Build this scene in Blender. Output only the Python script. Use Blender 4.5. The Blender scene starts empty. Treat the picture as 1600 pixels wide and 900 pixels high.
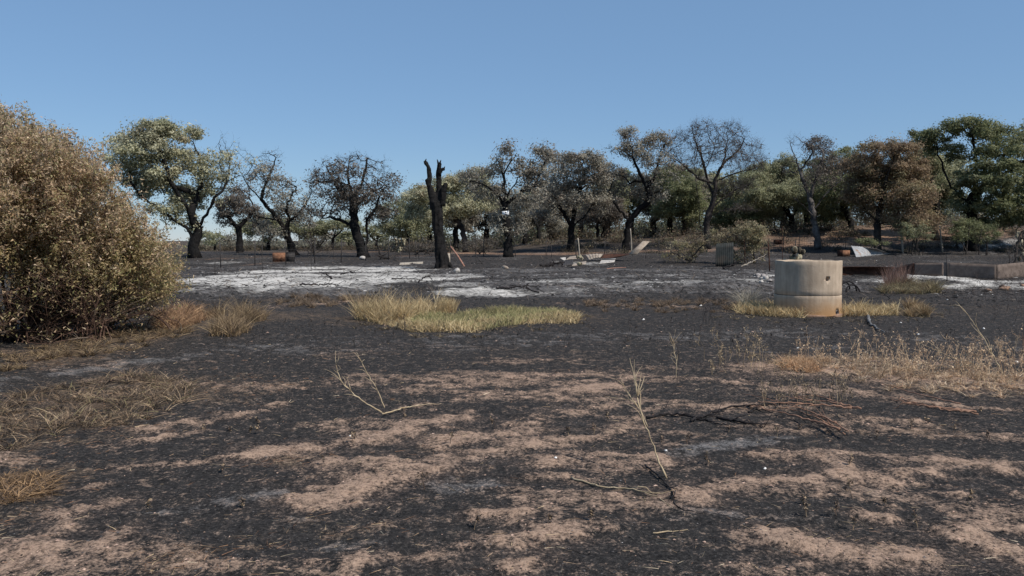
import bpy, math, random
import numpy as np
from mathutils import Vector

# ------------------------------------------------------------------ camera, sky, sun, exposure
SC = bpy.context.scene
COL = SC.collection
F = 1244.0                      # focal length in pixels of the 1600 px wide photograph
EYE = 1.70
PITCH = math.atan(75.0 / F)
cam_d = bpy.data.cameras.new('camera')
cam_d.sensor_width = 36.0
cam_d.lens = 36.0 * F / 1600.0
cam_d.clip_start = 0.05
cam_d.clip_end = 8000
cam = bpy.data.objects.new('camera', cam_d)
COL.objects.link(cam)
cam.location = (0, 0, EYE)
cam.rotation_euler = (math.pi / 2 - PITCH, 0, 0)
SC.camera = cam

SUN_EL = math.radians(50)
sun_h = np.array([0.80, -0.60])
sun_h /= np.linalg.norm(sun_h)
SUN_DIR = Vector((sun_h[0] * math.cos(SUN_EL), sun_h[1] * math.cos(SUN_EL), math.sin(SUN_EL)))
world = bpy.data.worlds.new('World')
SC.world = world
world.use_nodes = True
wn = world.node_tree
sky = wn.nodes.new('ShaderNodeTexSky')
sky.sky_type = 'NISHITA'
sky.sun_disc = False
sky.sun_elevation = SUN_EL
sky.sun_rotation = math.atan2(sun_h[0], sun_h[1])
sky.altitude = 100
sky.air_density = 1.0
sky.dust_density = 0.0
sky.ozone_density = 6.0
bgn = wn.nodes['Background']
sky_tint = wn.nodes.new('ShaderNodeMix')            # flat blue blended into the whole dome, softening the sky gradient
sky_tint.data_type = 'RGBA'
sky_tint.inputs['Factor'].default_value = 0.48
sky_tint.inputs['B'].default_value = (2.30, 4.05, 6.60, 1)
wn.links.new(sky.outputs[0], sky_tint.inputs['A'])
wn.links.new(sky_tint.outputs['Result'], bgn.inputs[0])
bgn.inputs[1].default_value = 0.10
sun_d = bpy.data.lights.new('sun', 'SUN')
sun_d.energy = 5.0
sun_d.angle = math.radians(0.53)
sun_d.color = (1.0, 0.94, 0.86)
sun_o = bpy.data.objects.new('sun', sun_d)
COL.objects.link(sun_o)
sun_o.rotation_euler = (-SUN_DIR).to_track_quat('-Z', 'Y').to_euler()
sun_o.location = SUN_DIR * 50
SC.view_settings.view_transform = 'Standard'
SC.view_settings.look = 'None'
SC.view_settings.gamma = 1.0
SC.view_settings.use_curve_mapping = False
SC.view_settings.exposure = 0.0
SC.cycles.max_bounces = 8
SC.cycles.diffuse_bounces = 5
SC.cycles.transparent_max_bounces = 8

RNG = np.random.default_rng(7)

# ------------------------------------------------------------------ numpy noise
def ss(a, b, x):
    t = np.clip((np.asarray(x, float) - a) / (b - a), 0, 1)
    return t * t * (3 - 2 * t)

def _hash(ix, iy, seed):
    h = (ix.astype(np.int64) * 374761393 + iy.astype(np.int64) * 668265263 + seed * 974711) & 0x7fffffff
    h = ((h ^ (h >> 13)) * 1274126177) & 0x7fffffff
    h = (h ^ (h >> 16)) & 0xffff
    return h / 65535.0

def vnoise(x, y, seed=0):
    x = np.asarray(x, float); y = np.asarray(y, float)
    ix = np.floor(x); iy = np.floor(y)
    fx = x - ix; fy = y - iy
    fx = fx * fx * (3 - 2 * fx); fy = fy * fy * (3 - 2 * fy)
    a = _hash(ix, iy, seed); b = _hash(ix + 1, iy, seed)
    c = _hash(ix, iy + 1, seed); d = _hash(ix + 1, iy + 1, seed)
    return (a * (1 - fx) + b * fx) * (1 - fy) + (c * (1 - fx) + d * fx) * fy

def fbm(x, y, seed=0, octv=4, gain=0.5):
    s = 0; amp = 1; tot = 0
    for i in range(octv):
        s = s + amp * vnoise(x * 2.03 ** i + 17.3 * i, y * 2.03 ** i - 9.1 * i, seed + i * 13)
        tot += amp; amp *= gain
    return s / tot

# ------------------------------------------------------------------ terrain
def hgt(x, y):
    x = np.asarray(x, float); y = np.asarray(y, float)
    h = 0.5 * ss(18, 60, y)
    mx = ss(-5, 7, x)
    h = h + mx * 1.3 * ss(63, 88, y) + ss(8, 40, x) * 1.5 * ss(64, 84, y)
    h = h - 4.2 * (1 - mx) * ss(100, 320, y) - 2.0 * mx * ss(100, 320, y)
    far = ss(6, 30, y)
    h = h + far * 0.16 * (fbm(x * 0.12, y * 0.12, 3, 3) - 0.5) + far * 0.12 * (fbm(x * 0.45, y * 0.45, 5, 3) - 0.5)
    # low bank along the front of the ash and a dip in front of it
    bank = 24.5 + 1.2 * np.sin(x * 0.13) + 0.04 * x
    h = h + 0.16 * ss(-0.8, 1.4, y - bank) * (1 - ss(8, 20, y - bank))
    return h

def ray(px, py):
    x = (px - 800.0) / F; u = (450.0 - py) / F
    d = np.array([x, math.cos(PITCH) + u * math.sin(PITCH), -math.sin(PITCH) + u * math.cos(PITCH)])
    return d / d[1]

def W(px, py, Y):
    return np.array([0, 0, EYE]) + ray(px, py) * Y

_Y = np.concatenate([np.linspace(1.5, 30, 700), np.linspace(30.05, 130, 1200)])
def G(px, py):
    d = ray(px, py)
    z = EYE + d[2] * _Y - hgt(d[0] * _Y, _Y)
    k = np.argmax(z < 0)
    if z[k] >= 0:
        Y = 90.0
    elif k == 0:
        Y = _Y[0]
    else:
        Y = _Y[k - 1] + (_Y[k] - _Y[k - 1]) * z[k - 1] / (z[k - 1] - z[k])
    p = d * Y
    return np.array([p[0], Y, float(hgt(p[0], Y))])

def on(x, y):
    return np.array([x, y, float(hgt(x, y))])

# ------------------------------------------------------------------ materials
MATS = {}
def nt(name):
    m = bpy.data.materials.new(name); m.use_nodes = True
    t = m.node_tree
    return m, t, t.nodes, t.links, t.nodes['Principled BSDF']

def node(N, typ, **kw):
    n = N.new(typ)
    for k, v in kw.items():
        if k.startswith('i_'):
            n.inputs[k[2:]].default_value = v
        else:
            setattr(n, k, v)
    return n

def noise_col(N, L, scale, c0, c1, lo=0.35, hi=0.65, detail=6, rough=0.6, coord=None):
    nz = node(N, 'ShaderNodeTexNoise'); nz.inputs['Scale'].default_value = scale
    nz.inputs['Detail'].default_value = detail; nz.inputs['Roughness'].default_value = rough
    if coord is not None: L.new(coord, nz.inputs['Vector'])
    r = node(N, 'ShaderNodeValToRGB')
    r.color_ramp.elements[0].position = lo; r.color_ramp.elements[0].color = (*c0, 1)
    r.color_ramp.elements[1].position = hi; r.color_ramp.elements[1].color = (*c1, 1)
    L.new(nz.outputs['Fac'], r.inputs['Fac'])
    return r.outputs['Color'], nz.outputs['Fac']

def simple(name, c0, c1, scale=6, rough=0.85, bump=0.3, metal=0.0, c2=None, scale2=2.0, lo2=0.5, hi2=0.62, dist=0.02):
    m, t, N, L, P = nt(name)
    tc = node(N, 'ShaderNodeTexCoord')
    col, fac = noise_col(N, L, scale, c0, c1, coord=tc.outputs['Object'])
    if c2 is not None:
        nz = node(N, 'ShaderNodeTexNoise'); nz.inputs['Scale'].default_value = scale2; nz.inputs['Detail'].default_value = 8
        L.new(tc.outputs['Object'], nz.inputs['Vector'])
        mr = node(N, 'ShaderNodeMapRange'); mr.inputs[1].default_value = lo2; mr.inputs[2].default_value = hi2
        L.new(nz.outputs['Fac'], mr.inputs[0])
        mx = node(N, 'ShaderNodeMix', data_type='RGBA')
        L.new(mr.outputs[0], mx.inputs['Factor']); L.new(col, mx.inputs['A']); mx.inputs['B'].default_value = (*c2, 1)
        col = mx.outputs['Result']
    L.new(col, P.inputs['Base Color'])
    P.inputs['Roughness'].default_value = rough
    P.inputs['Metallic'].default_value = metal
    P.inputs['Specular IOR Level'].default_value = 0.15
    if bump:
        b = node(N, 'ShaderNodeBump'); b.inputs['Strength'].default_value = bump; b.inputs['Distance'].default_value = dist
        L.new(fac, b.inputs['Height']); L.new(b.outputs[0], P.inputs['Normal'])
    MATS[name] = m
    return m

def vcol_mat(name, rough=0.75, trans=0.0, var=0.25):
    """colour from the mesh's own colour attribute, broken up with noise; optional leaf translucency"""
    m, t, N, L, P = nt(name)
    a = node(N, 'ShaderNodeAttribute', attribute_name='Col')
    tc = node(N, 'ShaderNodeTexCoord')
    nz = node(N, 'ShaderNodeTexNoise'); nz.inputs['Scale'].default_value = 9.0; nz.inputs['Detail'].default_value = 4
    L.new(tc.outputs['Object'], nz.inputs['Vector'])
    mr = node(N, 'ShaderNodeMapRange'); mr.inputs[1].default_value = 0.3; mr.inputs[2].default_value = 0.7
    mr.inputs[3].default_value = 1 - var; mr.inputs[4].default_value = 1 + var
    L.new(nz.outputs['Fac'], mr.inputs[0])
    mu = node(N, 'ShaderNodeVectorMath', operation='SCALE')
    L.new(a.outputs['Color'], mu.inputs[0]); L.new(mr.outputs[0], mu.inputs['Scale'])
    L.new(mu.outputs[0], P.inputs['Base Color'])
    P.inputs['Roughness'].default_value = rough
    P.inputs['Specular IOR Level'].default_value = 0.25
    if trans > 0:
        tr = node(N, 'ShaderNodeBsdfTranslucent'); L.new(mu.outputs[0], tr.inputs['Color'])
        mix = node(N, 'ShaderNodeMixShader'); mix.inputs[0].default_value = trans
        out = N['Material Output']
        L.new(P.outputs[0], mix.inputs[1]); L.new(tr.outputs[0], mix.inputs[2]); L.new(mix.outputs[0], out.inputs['Surface'])
    MATS[name] = m
    return m

vcol_mat('leaf', 0.6, 0.45, 0.2)
vcol_mat('blade', 0.75, 0.2, 0.2)
vcol_mat('bits', 0.9, 0.0, 0.3)
simple('char_bark', (0.005, 0.0048, 0.0048), (0.017, 0.0155, 0.015), 7, 0.85, 0.9, c2=(0.05, 0.04, 0.034), scale2=1.3, lo2=0.60, hi2=0.74, dist=0.06)
simple('brown_bark', (0.03, 0.025, 0.022), (0.09, 0.075, 0.065), 6, 0.9, 0.8, c2=(0.018, 0.016, 0.016), scale2=0.9, lo2=0.45, hi2=0.6, dist=0.05)
simple('grey_bark', (0.07, 0.062, 0.058), (0.17, 0.155, 0.145), 6, 0.9, 0.7, c2=(0.03, 0.027, 0.026), scale2=0.8, lo2=0.5, hi2=0.62, dist=0.05)
simple('red_stem', (0.05, 0.028, 0.022), (0.14, 0.085, 0.06), 9, 0.7, 0.3, c2=(0.20, 0.16, 0.12), scale2=2.5, lo2=0.55, hi2=0.65, dist=0.01)
simple('twig', (0.035, 0.029, 0.027), (0.075, 0.062, 0.056), 5, 0.9, 0)
simple('dark_twig', (0.016, 0.014, 0.014), (0.04, 0.034, 0.032), 5, 0.9, 0)
simple('pale_stalk', (0.30, 0.22, 0.13), (0.52, 0.42, 0.28), 14, 0.7, 0)
simple('red_cane', (0.16, 0.085, 0.055), (0.36, 0.21, 0.14), 16, 0.6, 0)
simple('black_stick', (0.010, 0.009, 0.009), (0.035, 0.03, 0.03), 20, 0.8, 0.3)
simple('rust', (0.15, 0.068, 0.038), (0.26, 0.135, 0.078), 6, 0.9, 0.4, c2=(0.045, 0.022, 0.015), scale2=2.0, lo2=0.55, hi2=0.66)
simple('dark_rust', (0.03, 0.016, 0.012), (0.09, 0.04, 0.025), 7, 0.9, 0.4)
simple('burnt_metal', (0.02, 0.019, 0.019), (0.07, 0.062, 0.058), 8, 0.7, 0.3)
simple('pale_metal', (0.24, 0.24, 0.24), (0.36, 0.36, 0.355), 4, 0.55, 0.1, c2=(0.25, 0.15, 0.09), scale2=1.6, lo2=0.56, hi2=0.68)
simple('tan_sheet', (0.25, 0.20, 0.155), (0.38, 0.32, 0.26), 5, 0.8, 0.15, c2=(0.10, 0.075, 0.06), scale2=1.4, lo2=0.56, hi2=0.70)
simple('cement_sheet', (0.10, 0.076, 0.062), (0.165, 0.128, 0.106), 5, 0.9, 0.2, c2=(0.09, 0.07, 0.06), scale2=1.8, lo2=0.52, hi2=0.72)
simple('white_paint', (0.66, 0.67, 0.68), (0.80, 0.80, 0.79), 5, 0.6, 0.05)
simple('white_rubble', (0.30, 0.275, 0.25), (0.50, 0.465, 0.42), 9, 0.9, 0.5)
simple('stone', (0.16, 0.14, 0.13), (0.36, 0.33, 0.31), 9, 0.9, 0.5)
simple('weathered_wood', (0.26, 0.215, 0.17), (0.42, 0.37, 0.30), 9, 0.9, 0.3)
simple('red_pole', (0.24, 0.12, 0.085), (0.38, 0.21, 0.155), 8, 0.7, 0.1)
simple('teal_sheet', (0.018, 0.021, 0.0205), (0.034, 0.038, 0.037), 5, 0.7, 0.2, c2=(0.04, 0.035, 0.03), scale2=1.5)
simple('wire', (0.05, 0.045, 0.043), (0.11, 0.10, 0.095), 10, 0.6, 0, metal=0.5)
simple('cactus_pale', (0.20, 0.17, 0.10), (0.46, 0.41, 0.29), 10, 0.8, 0.3, c2=(0.05, 0.04, 0.028), scale2=3.5, lo2=0.47, hi2=0.56)
simple('hose', (0.10, 0.098, 0.098), (0.19, 0.185, 0.18), 9, 0.6, 0)
simple('white_bit', (0.55, 0.53, 0.50), (0.78, 0.76, 0.73), 30, 0.8, 0.2)

# ------------------------------------------------------------------ mesh helpers
def mesh_np(name, V, faces, mat=None, parent=None, col=None, smooth=False):
    """faces: list of integer arrays (n,3) and/or (n,4)"""
    me = bpy.data.meshes.new(name)
    V = np.asarray(V, np.float32)
    me.vertices.add(len(V)); me.vertices.foreach_set('co', V.ravel())
    faces = [np.asarray(f, np.int32) for f in faces if len(f)]
    nl = sum(f.size for f in faces); nf = sum(len(f) for f in faces)
    me.loops.add(nl); me.polygons.add(nf)
    me.loops.foreach_set('vertex_index', np.concatenate([f.ravel() for f in faces]))
    tot = np.concatenate([np.full(len(f), f.shape[1], np.int32) for f in faces])
    st = np.zeros(nf, np.int32); st[1:] = np.cumsum(tot)[:-1]
    me.polygons.foreach_set('loop_start', st)
    me.polygons.foreach_set('loop_total', tot)
    if smooth:
        me.polygons.foreach_set('use_smooth', np.ones(nf, bool))
    if col is not None:
        at = me.color_attributes.new('Col', 'FLOAT_COLOR', 'POINT')
        c4 = np.ones((len(V), 4), np.float32); c4[:, :3] = col
        at.data.foreach_set('color', c4.ravel())
    me.update(calc_edges=True)
    me.validate()
    o = bpy.data.objects.new(name, me)
    COL.objects.link(o)
    if mat: me.materials.append(MATS[mat] if isinstance(mat, str) else mat)
    if parent is not None: o.parent = parent
    return o

def thing(name, label, cat, loc=(0, 0, 0), group=None):
    o = bpy.data.objects.new(name, None); COL.objects.link(o)
    o.location = [float(v) for v in loc]
    o.empty_display_size = 0.1
    o['label'] = label; o['category'] = cat
    if group: o['group'] = group
    return o

def tag(o, label, cat, group=None, kind=None):
    o['label'] = label; o['category'] = cat
    if group: o['group'] = group
    if kind: o['kind'] = kind
    return o

class MB:
    """collects quads/tris of one mesh"""
    def __init__(s): s.v = []; s.f3 = []; s.f4 = []; s.n = 0
    def add(s, V, f3=(), f4=()):
        V = np.asarray(V, float)
        s.v.append(V)
        if len(f3): s.f3.append(np.asarray(f3) + s.n)
        if len(f4): s.f4.append(np.asarray(f4) + s.n)
        s.n += len(V)
    def tube(s, P, R, k=6, cap=True, jit=0.0, rng=RNG, twist=None):
        P = np.asarray(P, float); n = len(P)
        R = np.full(n, R) if np.isscalar(R) else np.asarray(R, float)
        T = np.gradient(P, axis=0); T /= np.linalg.norm(T, axis=1)[:, None] + 1e-9
        a = np.array([0.31, 0.93, 0.2]) if abs(T[0][2]) > 0.8 else np.array([0, 0, 1.0])
        u = np.cross(T[0], a); u /= np.linalg.norm(u) + 1e-9
        ang = np.arange(k) * 2 * math.pi / k
        V = np.zeros((n, k, 3))
        for i in range(n):
            u = u - T[i] * (u @ T[i]); u /= np.linalg.norm(u) + 1e-9
            w = np.cross(T[i], u)
            rr = R[i] * (1 + (rng.normal(0, jit, k) if jit else 0))
            V[i] = P[i] + (np.cos(ang) * rr)[:, None] * u + (np.sin(ang) * rr)[:, None] * w
        f4 = []
        for i in range(n - 1):
            for j in range(k):
                f4.append((i * k + j, i * k + (j + 1) % k, (i + 1) * k + (j + 1) % k, (i + 1) * k + j))
        V = V.reshape(-1, 3); f3 = []
        if cap:
            V = np.vstack([V, P[0], P[-1]])
            for j in range(k):
                f3.append((n * k, (j + 1) % k, j)); f3.append((n * k + 1, (n - 1) * k + j, (n - 1) * k + (j + 1) % k))
        s.add(V, f3, f4)
    def box(s, c, size, rz=0.0, rx=0.0, ry=0.0):
        h = np.array(size) / 2
        V = np.array([(x, y, z) for x in (-1, 1) for y in (-1, 1) for z in (-1, 1)]) * h
        V = rot(V, rx, ry, rz) + np.asarray(c)
        s.add(V, (), [(0, 1, 3, 2), (4, 6, 7, 5), (0, 4, 5, 1), (2, 3, 7, 6), (0, 2, 6, 4), (1, 5, 7, 3)])
    def build(s, name, mat, parent=None, smooth=False, origin=None):
        V = np.vstack(s.v)
        if origin is not None: V = V - np.asarray(origin)
        o = mesh_np(name, V, [np.vstack(f) for f in (s.f3, s.f4) if f], mat, parent, smooth=smooth)
        if origin is not None and parent is None: o.location = [float(q) for q in origin]
        return o

def rot(V, rx=0, ry=0, rz=0):
    cx, sx = math.cos(rx), math.sin(rx); cy, sy = math.cos(ry), math.sin(ry); cz, sz = math.cos(rz), math.sin(rz)
    Rx = np.array([[1, 0, 0], [0, cx, -sx], [0, sx, cx]])
    Ry = np.array([[cy, 0, sy], [0, 1, 0], [-sy, 0, cy]])
    Rz = np.array([[cz, -sz, 0], [sz, cz, 0], [0, 0, 1]])
    return V @ (Rz @ Ry @ Rx).T

def spline(P, step):
    """Catmull-Rom through P, resampled about every step metres"""
    P = np.asarray(P, float)
    if len(P) == 2:
        n = max(2, int(np.linalg.norm(P[1] - P[0]) / step) + 1)
        return np.linspace(P[0], P[1], n)
    Q = np.vstack([2 * P[0] - P[1], P, 2 * P[-1] - P[-2]])
    out = []
    for i in range(1, len(Q) - 2):
        n = max(1, int(np.linalg.norm(Q[i + 1] - Q[i]) / step))
        for t in np.arange(n) / n:
            out.append(0.5 * (2 * Q[i] + (Q[i + 1] - Q[i - 1]) * t + (2 * Q[i - 1] - 5 * Q[i] + 4 * Q[i + 1] - Q[i + 2]) * t * t
                              + (3 * Q[i] - Q[i - 1] - 3 * Q[i + 1] + Q[i + 2]) * t ** 3))
    out.append(P[-1])
    return np.array(out)

def unit(v):
    return v / (np.linalg.norm(v, axis=-1, keepdims=True) + 1e-9)

def leaf_cards(P, size, rng, aspect=0.5, up=0.35, outward=None):
    """small rhombic leaves at P; returns V, F"""
    n = len(P)
    d = unit(rng.normal(0, 1, (n, 3)))
    nr = unit(rng.normal(0, 1, (n, 3)) + np.array([0, 0, up]) * 2) if outward is None else unit(rng.normal(0, .55, (n, 3)) + outward * 1.0 + np.array([0, 0, up]))
    s = unit(np.cross(d, nr)); d = np.cross(nr, s)
    L = (size * rng.uniform(0.6, 1.35, n))[:, None]
    w = L * aspect
    mid = P + nr * L * 0.12
    V = np.stack([P - d * L * 0.5, mid + s * w * 0.5, P + d * L * 0.5, mid - s * w * 0.5], 1).reshape(-1, 3)
    Fq = np.arange(n * 4).reshape(n, 4)
    return V, Fq

def twig_cones(B, D, L, r, rng, bend=0.35):
    """thin three-sided twigs from B along D"""
    n = len(B)
    D = unit(D); a = unit(np.cross(D, rng.normal(0, 1, (n, 3)))); b = np.cross(D, a)
    M = B + D * (L * 0.5)[:, None] + a * (L * 0.12 * rng.normal(0, 1, n))[:, None]
    T = B + D * L[:, None] + unit(rng.normal(0, 1, (n, 3))) * (L * bend * rng.random(n))[:, None]
    V = np.zeros((n, 7, 3))
    for j in range(3):
        c, s_ = math.cos(j * 2.0944), math.sin(j * 2.0944)
        off = a * c + b * s_
        V[:, j] = B + off * r[:, None]; V[:, 3 + j] = M + off * r[:, None] * 0.7
    V[:, 6] = T
    base = (np.arange(n) * 7)[:, None]
    f4 = np.concatenate([base + np.array([[j, (j + 1) % 3, 3 + (j + 1) % 3, 3 + j]]) for j in range(3)])
    f3 = np.concatenate([base + np.array([[3 + j, 3 + (j + 1) % 3, 6]]) for j in range(3)])
    return V.reshape(-1, 3), f3, f4, M, T

def tri_leaves(P, size, rng, up=.45, outward=None, wide=1.0):
    """one small triangle per leaf, for crowns far enough away that a leaf is a pixel or two"""
    n = len(P)
    d = unit(rng.normal(0, 1, (n, 3)))
    nr = unit(rng.normal(0, .5, (n, 3)) + outward + np.array([0, 0, up]))
    s = unit(np.cross(d, nr)); d = np.cross(nr, s)
    L = (size * rng.uniform(.6, 1.35, n))[:, None]
    V = np.stack([P - d * L * .5 - s * L * (.3 * wide), P - d * L * .3 + s * L * (.38 * wide), P + d * L * .6], 1).reshape(-1, 3)
    return V, np.arange(n * 3).reshape(n, 3)

def spikes(B, D, L, r, rng):
    """thin straight twigs, three faces each"""
    n = len(B); D = unit(D); a = unit(np.cross(D, rng.normal(0, 1, (n, 3)))); b = np.cross(D, a)
    V = np.zeros((n, 4, 3))
    for j in range(3):
        V[:, j] = B + (a * math.cos(j * 2.0944) + b * math.sin(j * 2.0944)) * r[:, None]
    V[:, 3] = B + D * L[:, None]
    base = (np.arange(n) * 4)[:, None]
    f3 = np.concatenate([base + np.array([[j, (j + 1) % 3, 3]]) for j in range(3)])
    return V.reshape(-1, 3), f3, B + D * (L * .5)[:, None], V[:, 3]

def blades(B, D, L, w, rng, droop=0.5, seg=3):
    """curved tapering grass blades"""
    n = len(B)
    D = unit(D); side = unit(np.cross(D, rng.normal(0, 1, (n, 3)))) * (w * 0.5)[:, None]
    hz = D.copy(); hz[:, 2] = 0
    hz = hz + rng.normal(0, 0.15, (n, 3)) * np.array([1, 1, 0])
    V = np.zeros((n, 2 * seg + 1, 3))
    for k in range(seg + 1):
        t = k / seg
        C = B + D * (L * t)[:, None] + hz * (L * droop * t * t)[:, None] - np.array([0, 0, 1]) * (L * droop * 0.35 * t * t)[:, None]
        if k < seg:
            V[:, 2 * k] = C - side * (1 - 0.75 * t); V[:, 2 * k + 1] = C + side * (1 - 0.75 * t)
        else:
            V[:, 2 * seg] = C
    base = (np.arange(n) * (2 * seg + 1))[:, None]
    f4 = np.concatenate([base + np.array([[2 * k, 2 * k + 1, 2 * k + 3, 2 * k + 2]]) for k in range(seg - 1)])
    f3 = base + np.array([[2 * seg - 2, 2 * seg - 1, 2 * seg]])
    return V.reshape(-1, 3), f3, f4

def pal(n, cols, wts, rng, var=0.25):
    cols = np.array(cols); k = rng.choice(len(cols), n, p=np.array(wts) / sum(wts))
    return cols[k] * rng.uniform(1 - var, 1 + var, (n, 1))


# ------------------------------------------------------------------ ground: one sheet to the horizon, fine where it is near
def ground_polylines(lst, k=1.0):
    """strokes given as photo points are laid down on the ground in metres: (points, half width in m, strength)"""
    out = []
    for pts, w, s in lst:
        out.append((np.array([G(*p)[:2] for p in pts]), w * k, s))
    return out

SOIL = ground_polylines([
    ([(415, 704), (480, 697), (560, 688), (622, 674), (690, 657)], .17, 1.0), ([(195, 732), (300, 722), (415, 706)], .09, .7),
    ([(242, 668), (330, 655), (427, 637)], .13, .85), ([(150, 700), (330, 668)], .08, .55),
    ([(100, 764), (150, 758)], .07, .8), ([(70, 835), (118, 812)], .10, .9), ([(120, 800), (165, 788)], .13, .85),
    ([(0, 862), (75, 862)], .12, .95), ([(15, 885), (80, 880)], .08, .8), ([(130, 868), (185, 836)], .14, .95), ([(170, 866), (235, 850)], .10, .8),
    ([(690, 688), (794, 678), (862, 654), (930, 640)], .20, .9), ([(536, 722), (670, 719), (794, 705), (897, 685), (990, 668)], .19, .95),
    ([(500, 778), (560, 757), (615, 743), (680, 728)], .22, .9), ([(850, 722), (930, 712), (1022, 716)], .18, 1.0), ([(815, 745), (890, 741)], .10, .9),
    ([(742, 803), (828, 801)], .09, .95), ([(780, 848), (880, 840), (983, 826)], .10, .9), ([(690, 862), (770, 838)], .08, .6),
    ([(553, 882), (670, 877)], .10, .9), ([(440, 890), (500, 885)], .08, .8), ([(465, 797), (540, 790)], .08, .6), ([(550, 828), (650, 818)], .08, .65),
    ([(800, 885), (850, 876)], .08, .8), ([(240, 890), (330, 878)], .06, .6),
    ([(1225, 712), (1311, 709)], .12, 1.0), ([(1300, 722), (1325, 737), (1270, 748), (1215, 756)], .12, 1.05), ([(1330, 748), (1378, 753)], .13, 1.0),
    ([(1405, 742), (1461, 740)], .12, .95), ([(1469, 720), (1530, 728), (1590, 736)], .11, 1.0), ([(1125, 766), (1215, 758)], .12, .75),
    ([(1056, 771), (1105, 784)], .12, .8), ([(1180, 712), (1215, 718)], .06, .8), ([(1440, 758), (1480, 757)], .06, .7), ([(1485, 774), (1515, 776)], .05, .8),
    ([(1337, 797), (1382, 809)], .07, 1.0), ([(1370, 793), (1395, 793)], .04, .8), ([(1225, 838), (1270, 852), (1352, 868), (1416, 864)], .16, 1.0),
    ([(1165, 890), (1275, 892)], .09, .9), ([(1500, 830), (1600, 815), (1680, 810)], .14, .8), ([(1570, 850), (1640, 880)], .16, .85), ([(1580, 772), (1640, 776)], .10, .6),
    ([(640, 611), (719, 601), (831, 590), (930, 583)], .22, .85), ([(809, 613), (887, 618), (960, 605)], .24, .9), ([(839, 612), (930, 592), (1010, 577)], .22, .6),
    ([(600, 640), (720, 628), (890, 612)], .14, .7), ([(620, 675), (740, 648)], .15, .85), ([(400, 612), (497, 600), (600, 595)], .16, .55), ([(340, 646), (440, 632)], .12, .55),
    ([(960, 650), (1060, 636), (1180, 640)], .20, .6), ([(1000, 590), (1130, 600), (1260, 612)], .34, .7), ([(1230, 574), (1330, 582), (1450, 596), (1620, 606)], .55, .95),
    ([(1290, 612), (1400, 618), (1560, 640), (1700, 640)], .22, .6), ([(1200, 668), (1340, 660), (1450, 664)], .20, .5), ([(1000, 700), (1060, 690)], .10, .6),
    ([(930, 640), (1000, 625)], .2, .6), ([(860, 445), (960, 452)], .3, .2), ([(880, 474), (1080, 480)], .35, .45), ([(420, 480), (560, 470)], .4, .4),
], .80)
GREY = ground_polylines([
    ([(1060, 706), (1150, 692), (1245, 683)], .13, 1.0), ([(0, 598), (80, 588), (200, 568), (300, 555)], .35, .75), ([(520, 860), (600, 850)], .12, .7),
    ([(690, 765), (800, 752)], .12, .55), ([(250, 800), (330, 790), (420, 770)], .10, .5), ([(1050, 805), (1250, 800)], .12, .35), ([(700, 730), (850, 700)], .08, .5),
    ([(300, 540), (480, 530)], .4, .35), ([(1180, 545), (1320, 540)], .3, .45), ([(1240, 780), (1400, 770)], .1, .3), ([(330, 835), (480, 812)], .1, .4),
])
WHITE = ground_polylines([
    ([(500, 419), (615, 418)], 1.8, .95), ([(420, 425), (520, 424), (615, 422)], 1.9, 1.05), ([(370, 431), (480, 430), (610, 428)], 1.8, 1.15), ([(330, 437), (480, 436), (600, 434)], 1.7, 1.15), ([(325, 442), (450, 442), (590, 440)], 1.4, 1.1), ([(330, 448), (450, 448), (560, 447)], 1.2, .8),
    ([(630, 439), (670, 436), (722, 433)], .8, 1.0), ([(660, 431), (712, 429)], .8, .6), ([(720, 459), (760, 455), (805, 458)], .8, .8), ([(840, 457), (930, 452)], .7, .52), ([(850, 440), (960, 434)], 1.0, .5),
    ([(960, 446), (1100, 438), (1190, 438)], 1.0, .54), ([(1000, 430), (1120, 428)], 1.0, .42), ([(1395, 441), (1440, 430), (1480, 432), (1545, 446)], .5, 1.1), ([(1400, 446), (1560, 446)], .5, .6), ([(1575, 440), (1680, 440)], .7, .9), ([(1590, 450), (1660, 448)], .6, .8),
    ([(1510, 385), (1590, 380)], 1.5, .9), ([(1330, 440), (1400, 436)], .8, .45), ([(880, 408), (920, 414)], 1.0, .7), ([(1180, 432), (1210, 430)], .5, .8), ([(330, 412), (380, 408)], 1.0, .5),
    ([(800, 380), (870, 372), (950, 372)], 2.0, .62), ([(740, 445), (700, 442)], .8, .5),
])
GREY += ground_polylines([
    ([(700, 424), (900, 421), (1200, 424)], 2.2, .75), ([(720, 432), (950, 430), (1210, 432)], 2.0, .7), ([(740, 441), (950, 440), (1200, 443)], 1.6, .75), ([(820, 450), (1000, 450), (1200, 452)], 1.2, .7), ([(720, 458), (900, 460)], .9, .7), ([(330, 418), (480, 414), (640, 414)], 2.0, .6), ([(330, 456), (560, 455)], .9, .7),
    ([(1320, 430), (1600, 425)], 1.5, .5), ([(1320, 446), (1420, 450)], 1.0, .7), ([(1400, 400), (1600, 396)], 2.5, .4), ([(800, 385), (960, 378)], 3.0, .6), ([(1050, 400), (1200, 396)], 2.0, .5), ([(420, 540), (800, 530)], .9, .4), ([(900, 530), (1300, 520)], .9, .4), ([(1380, 520), (1600, 540)], .7, .35),
])
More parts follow.
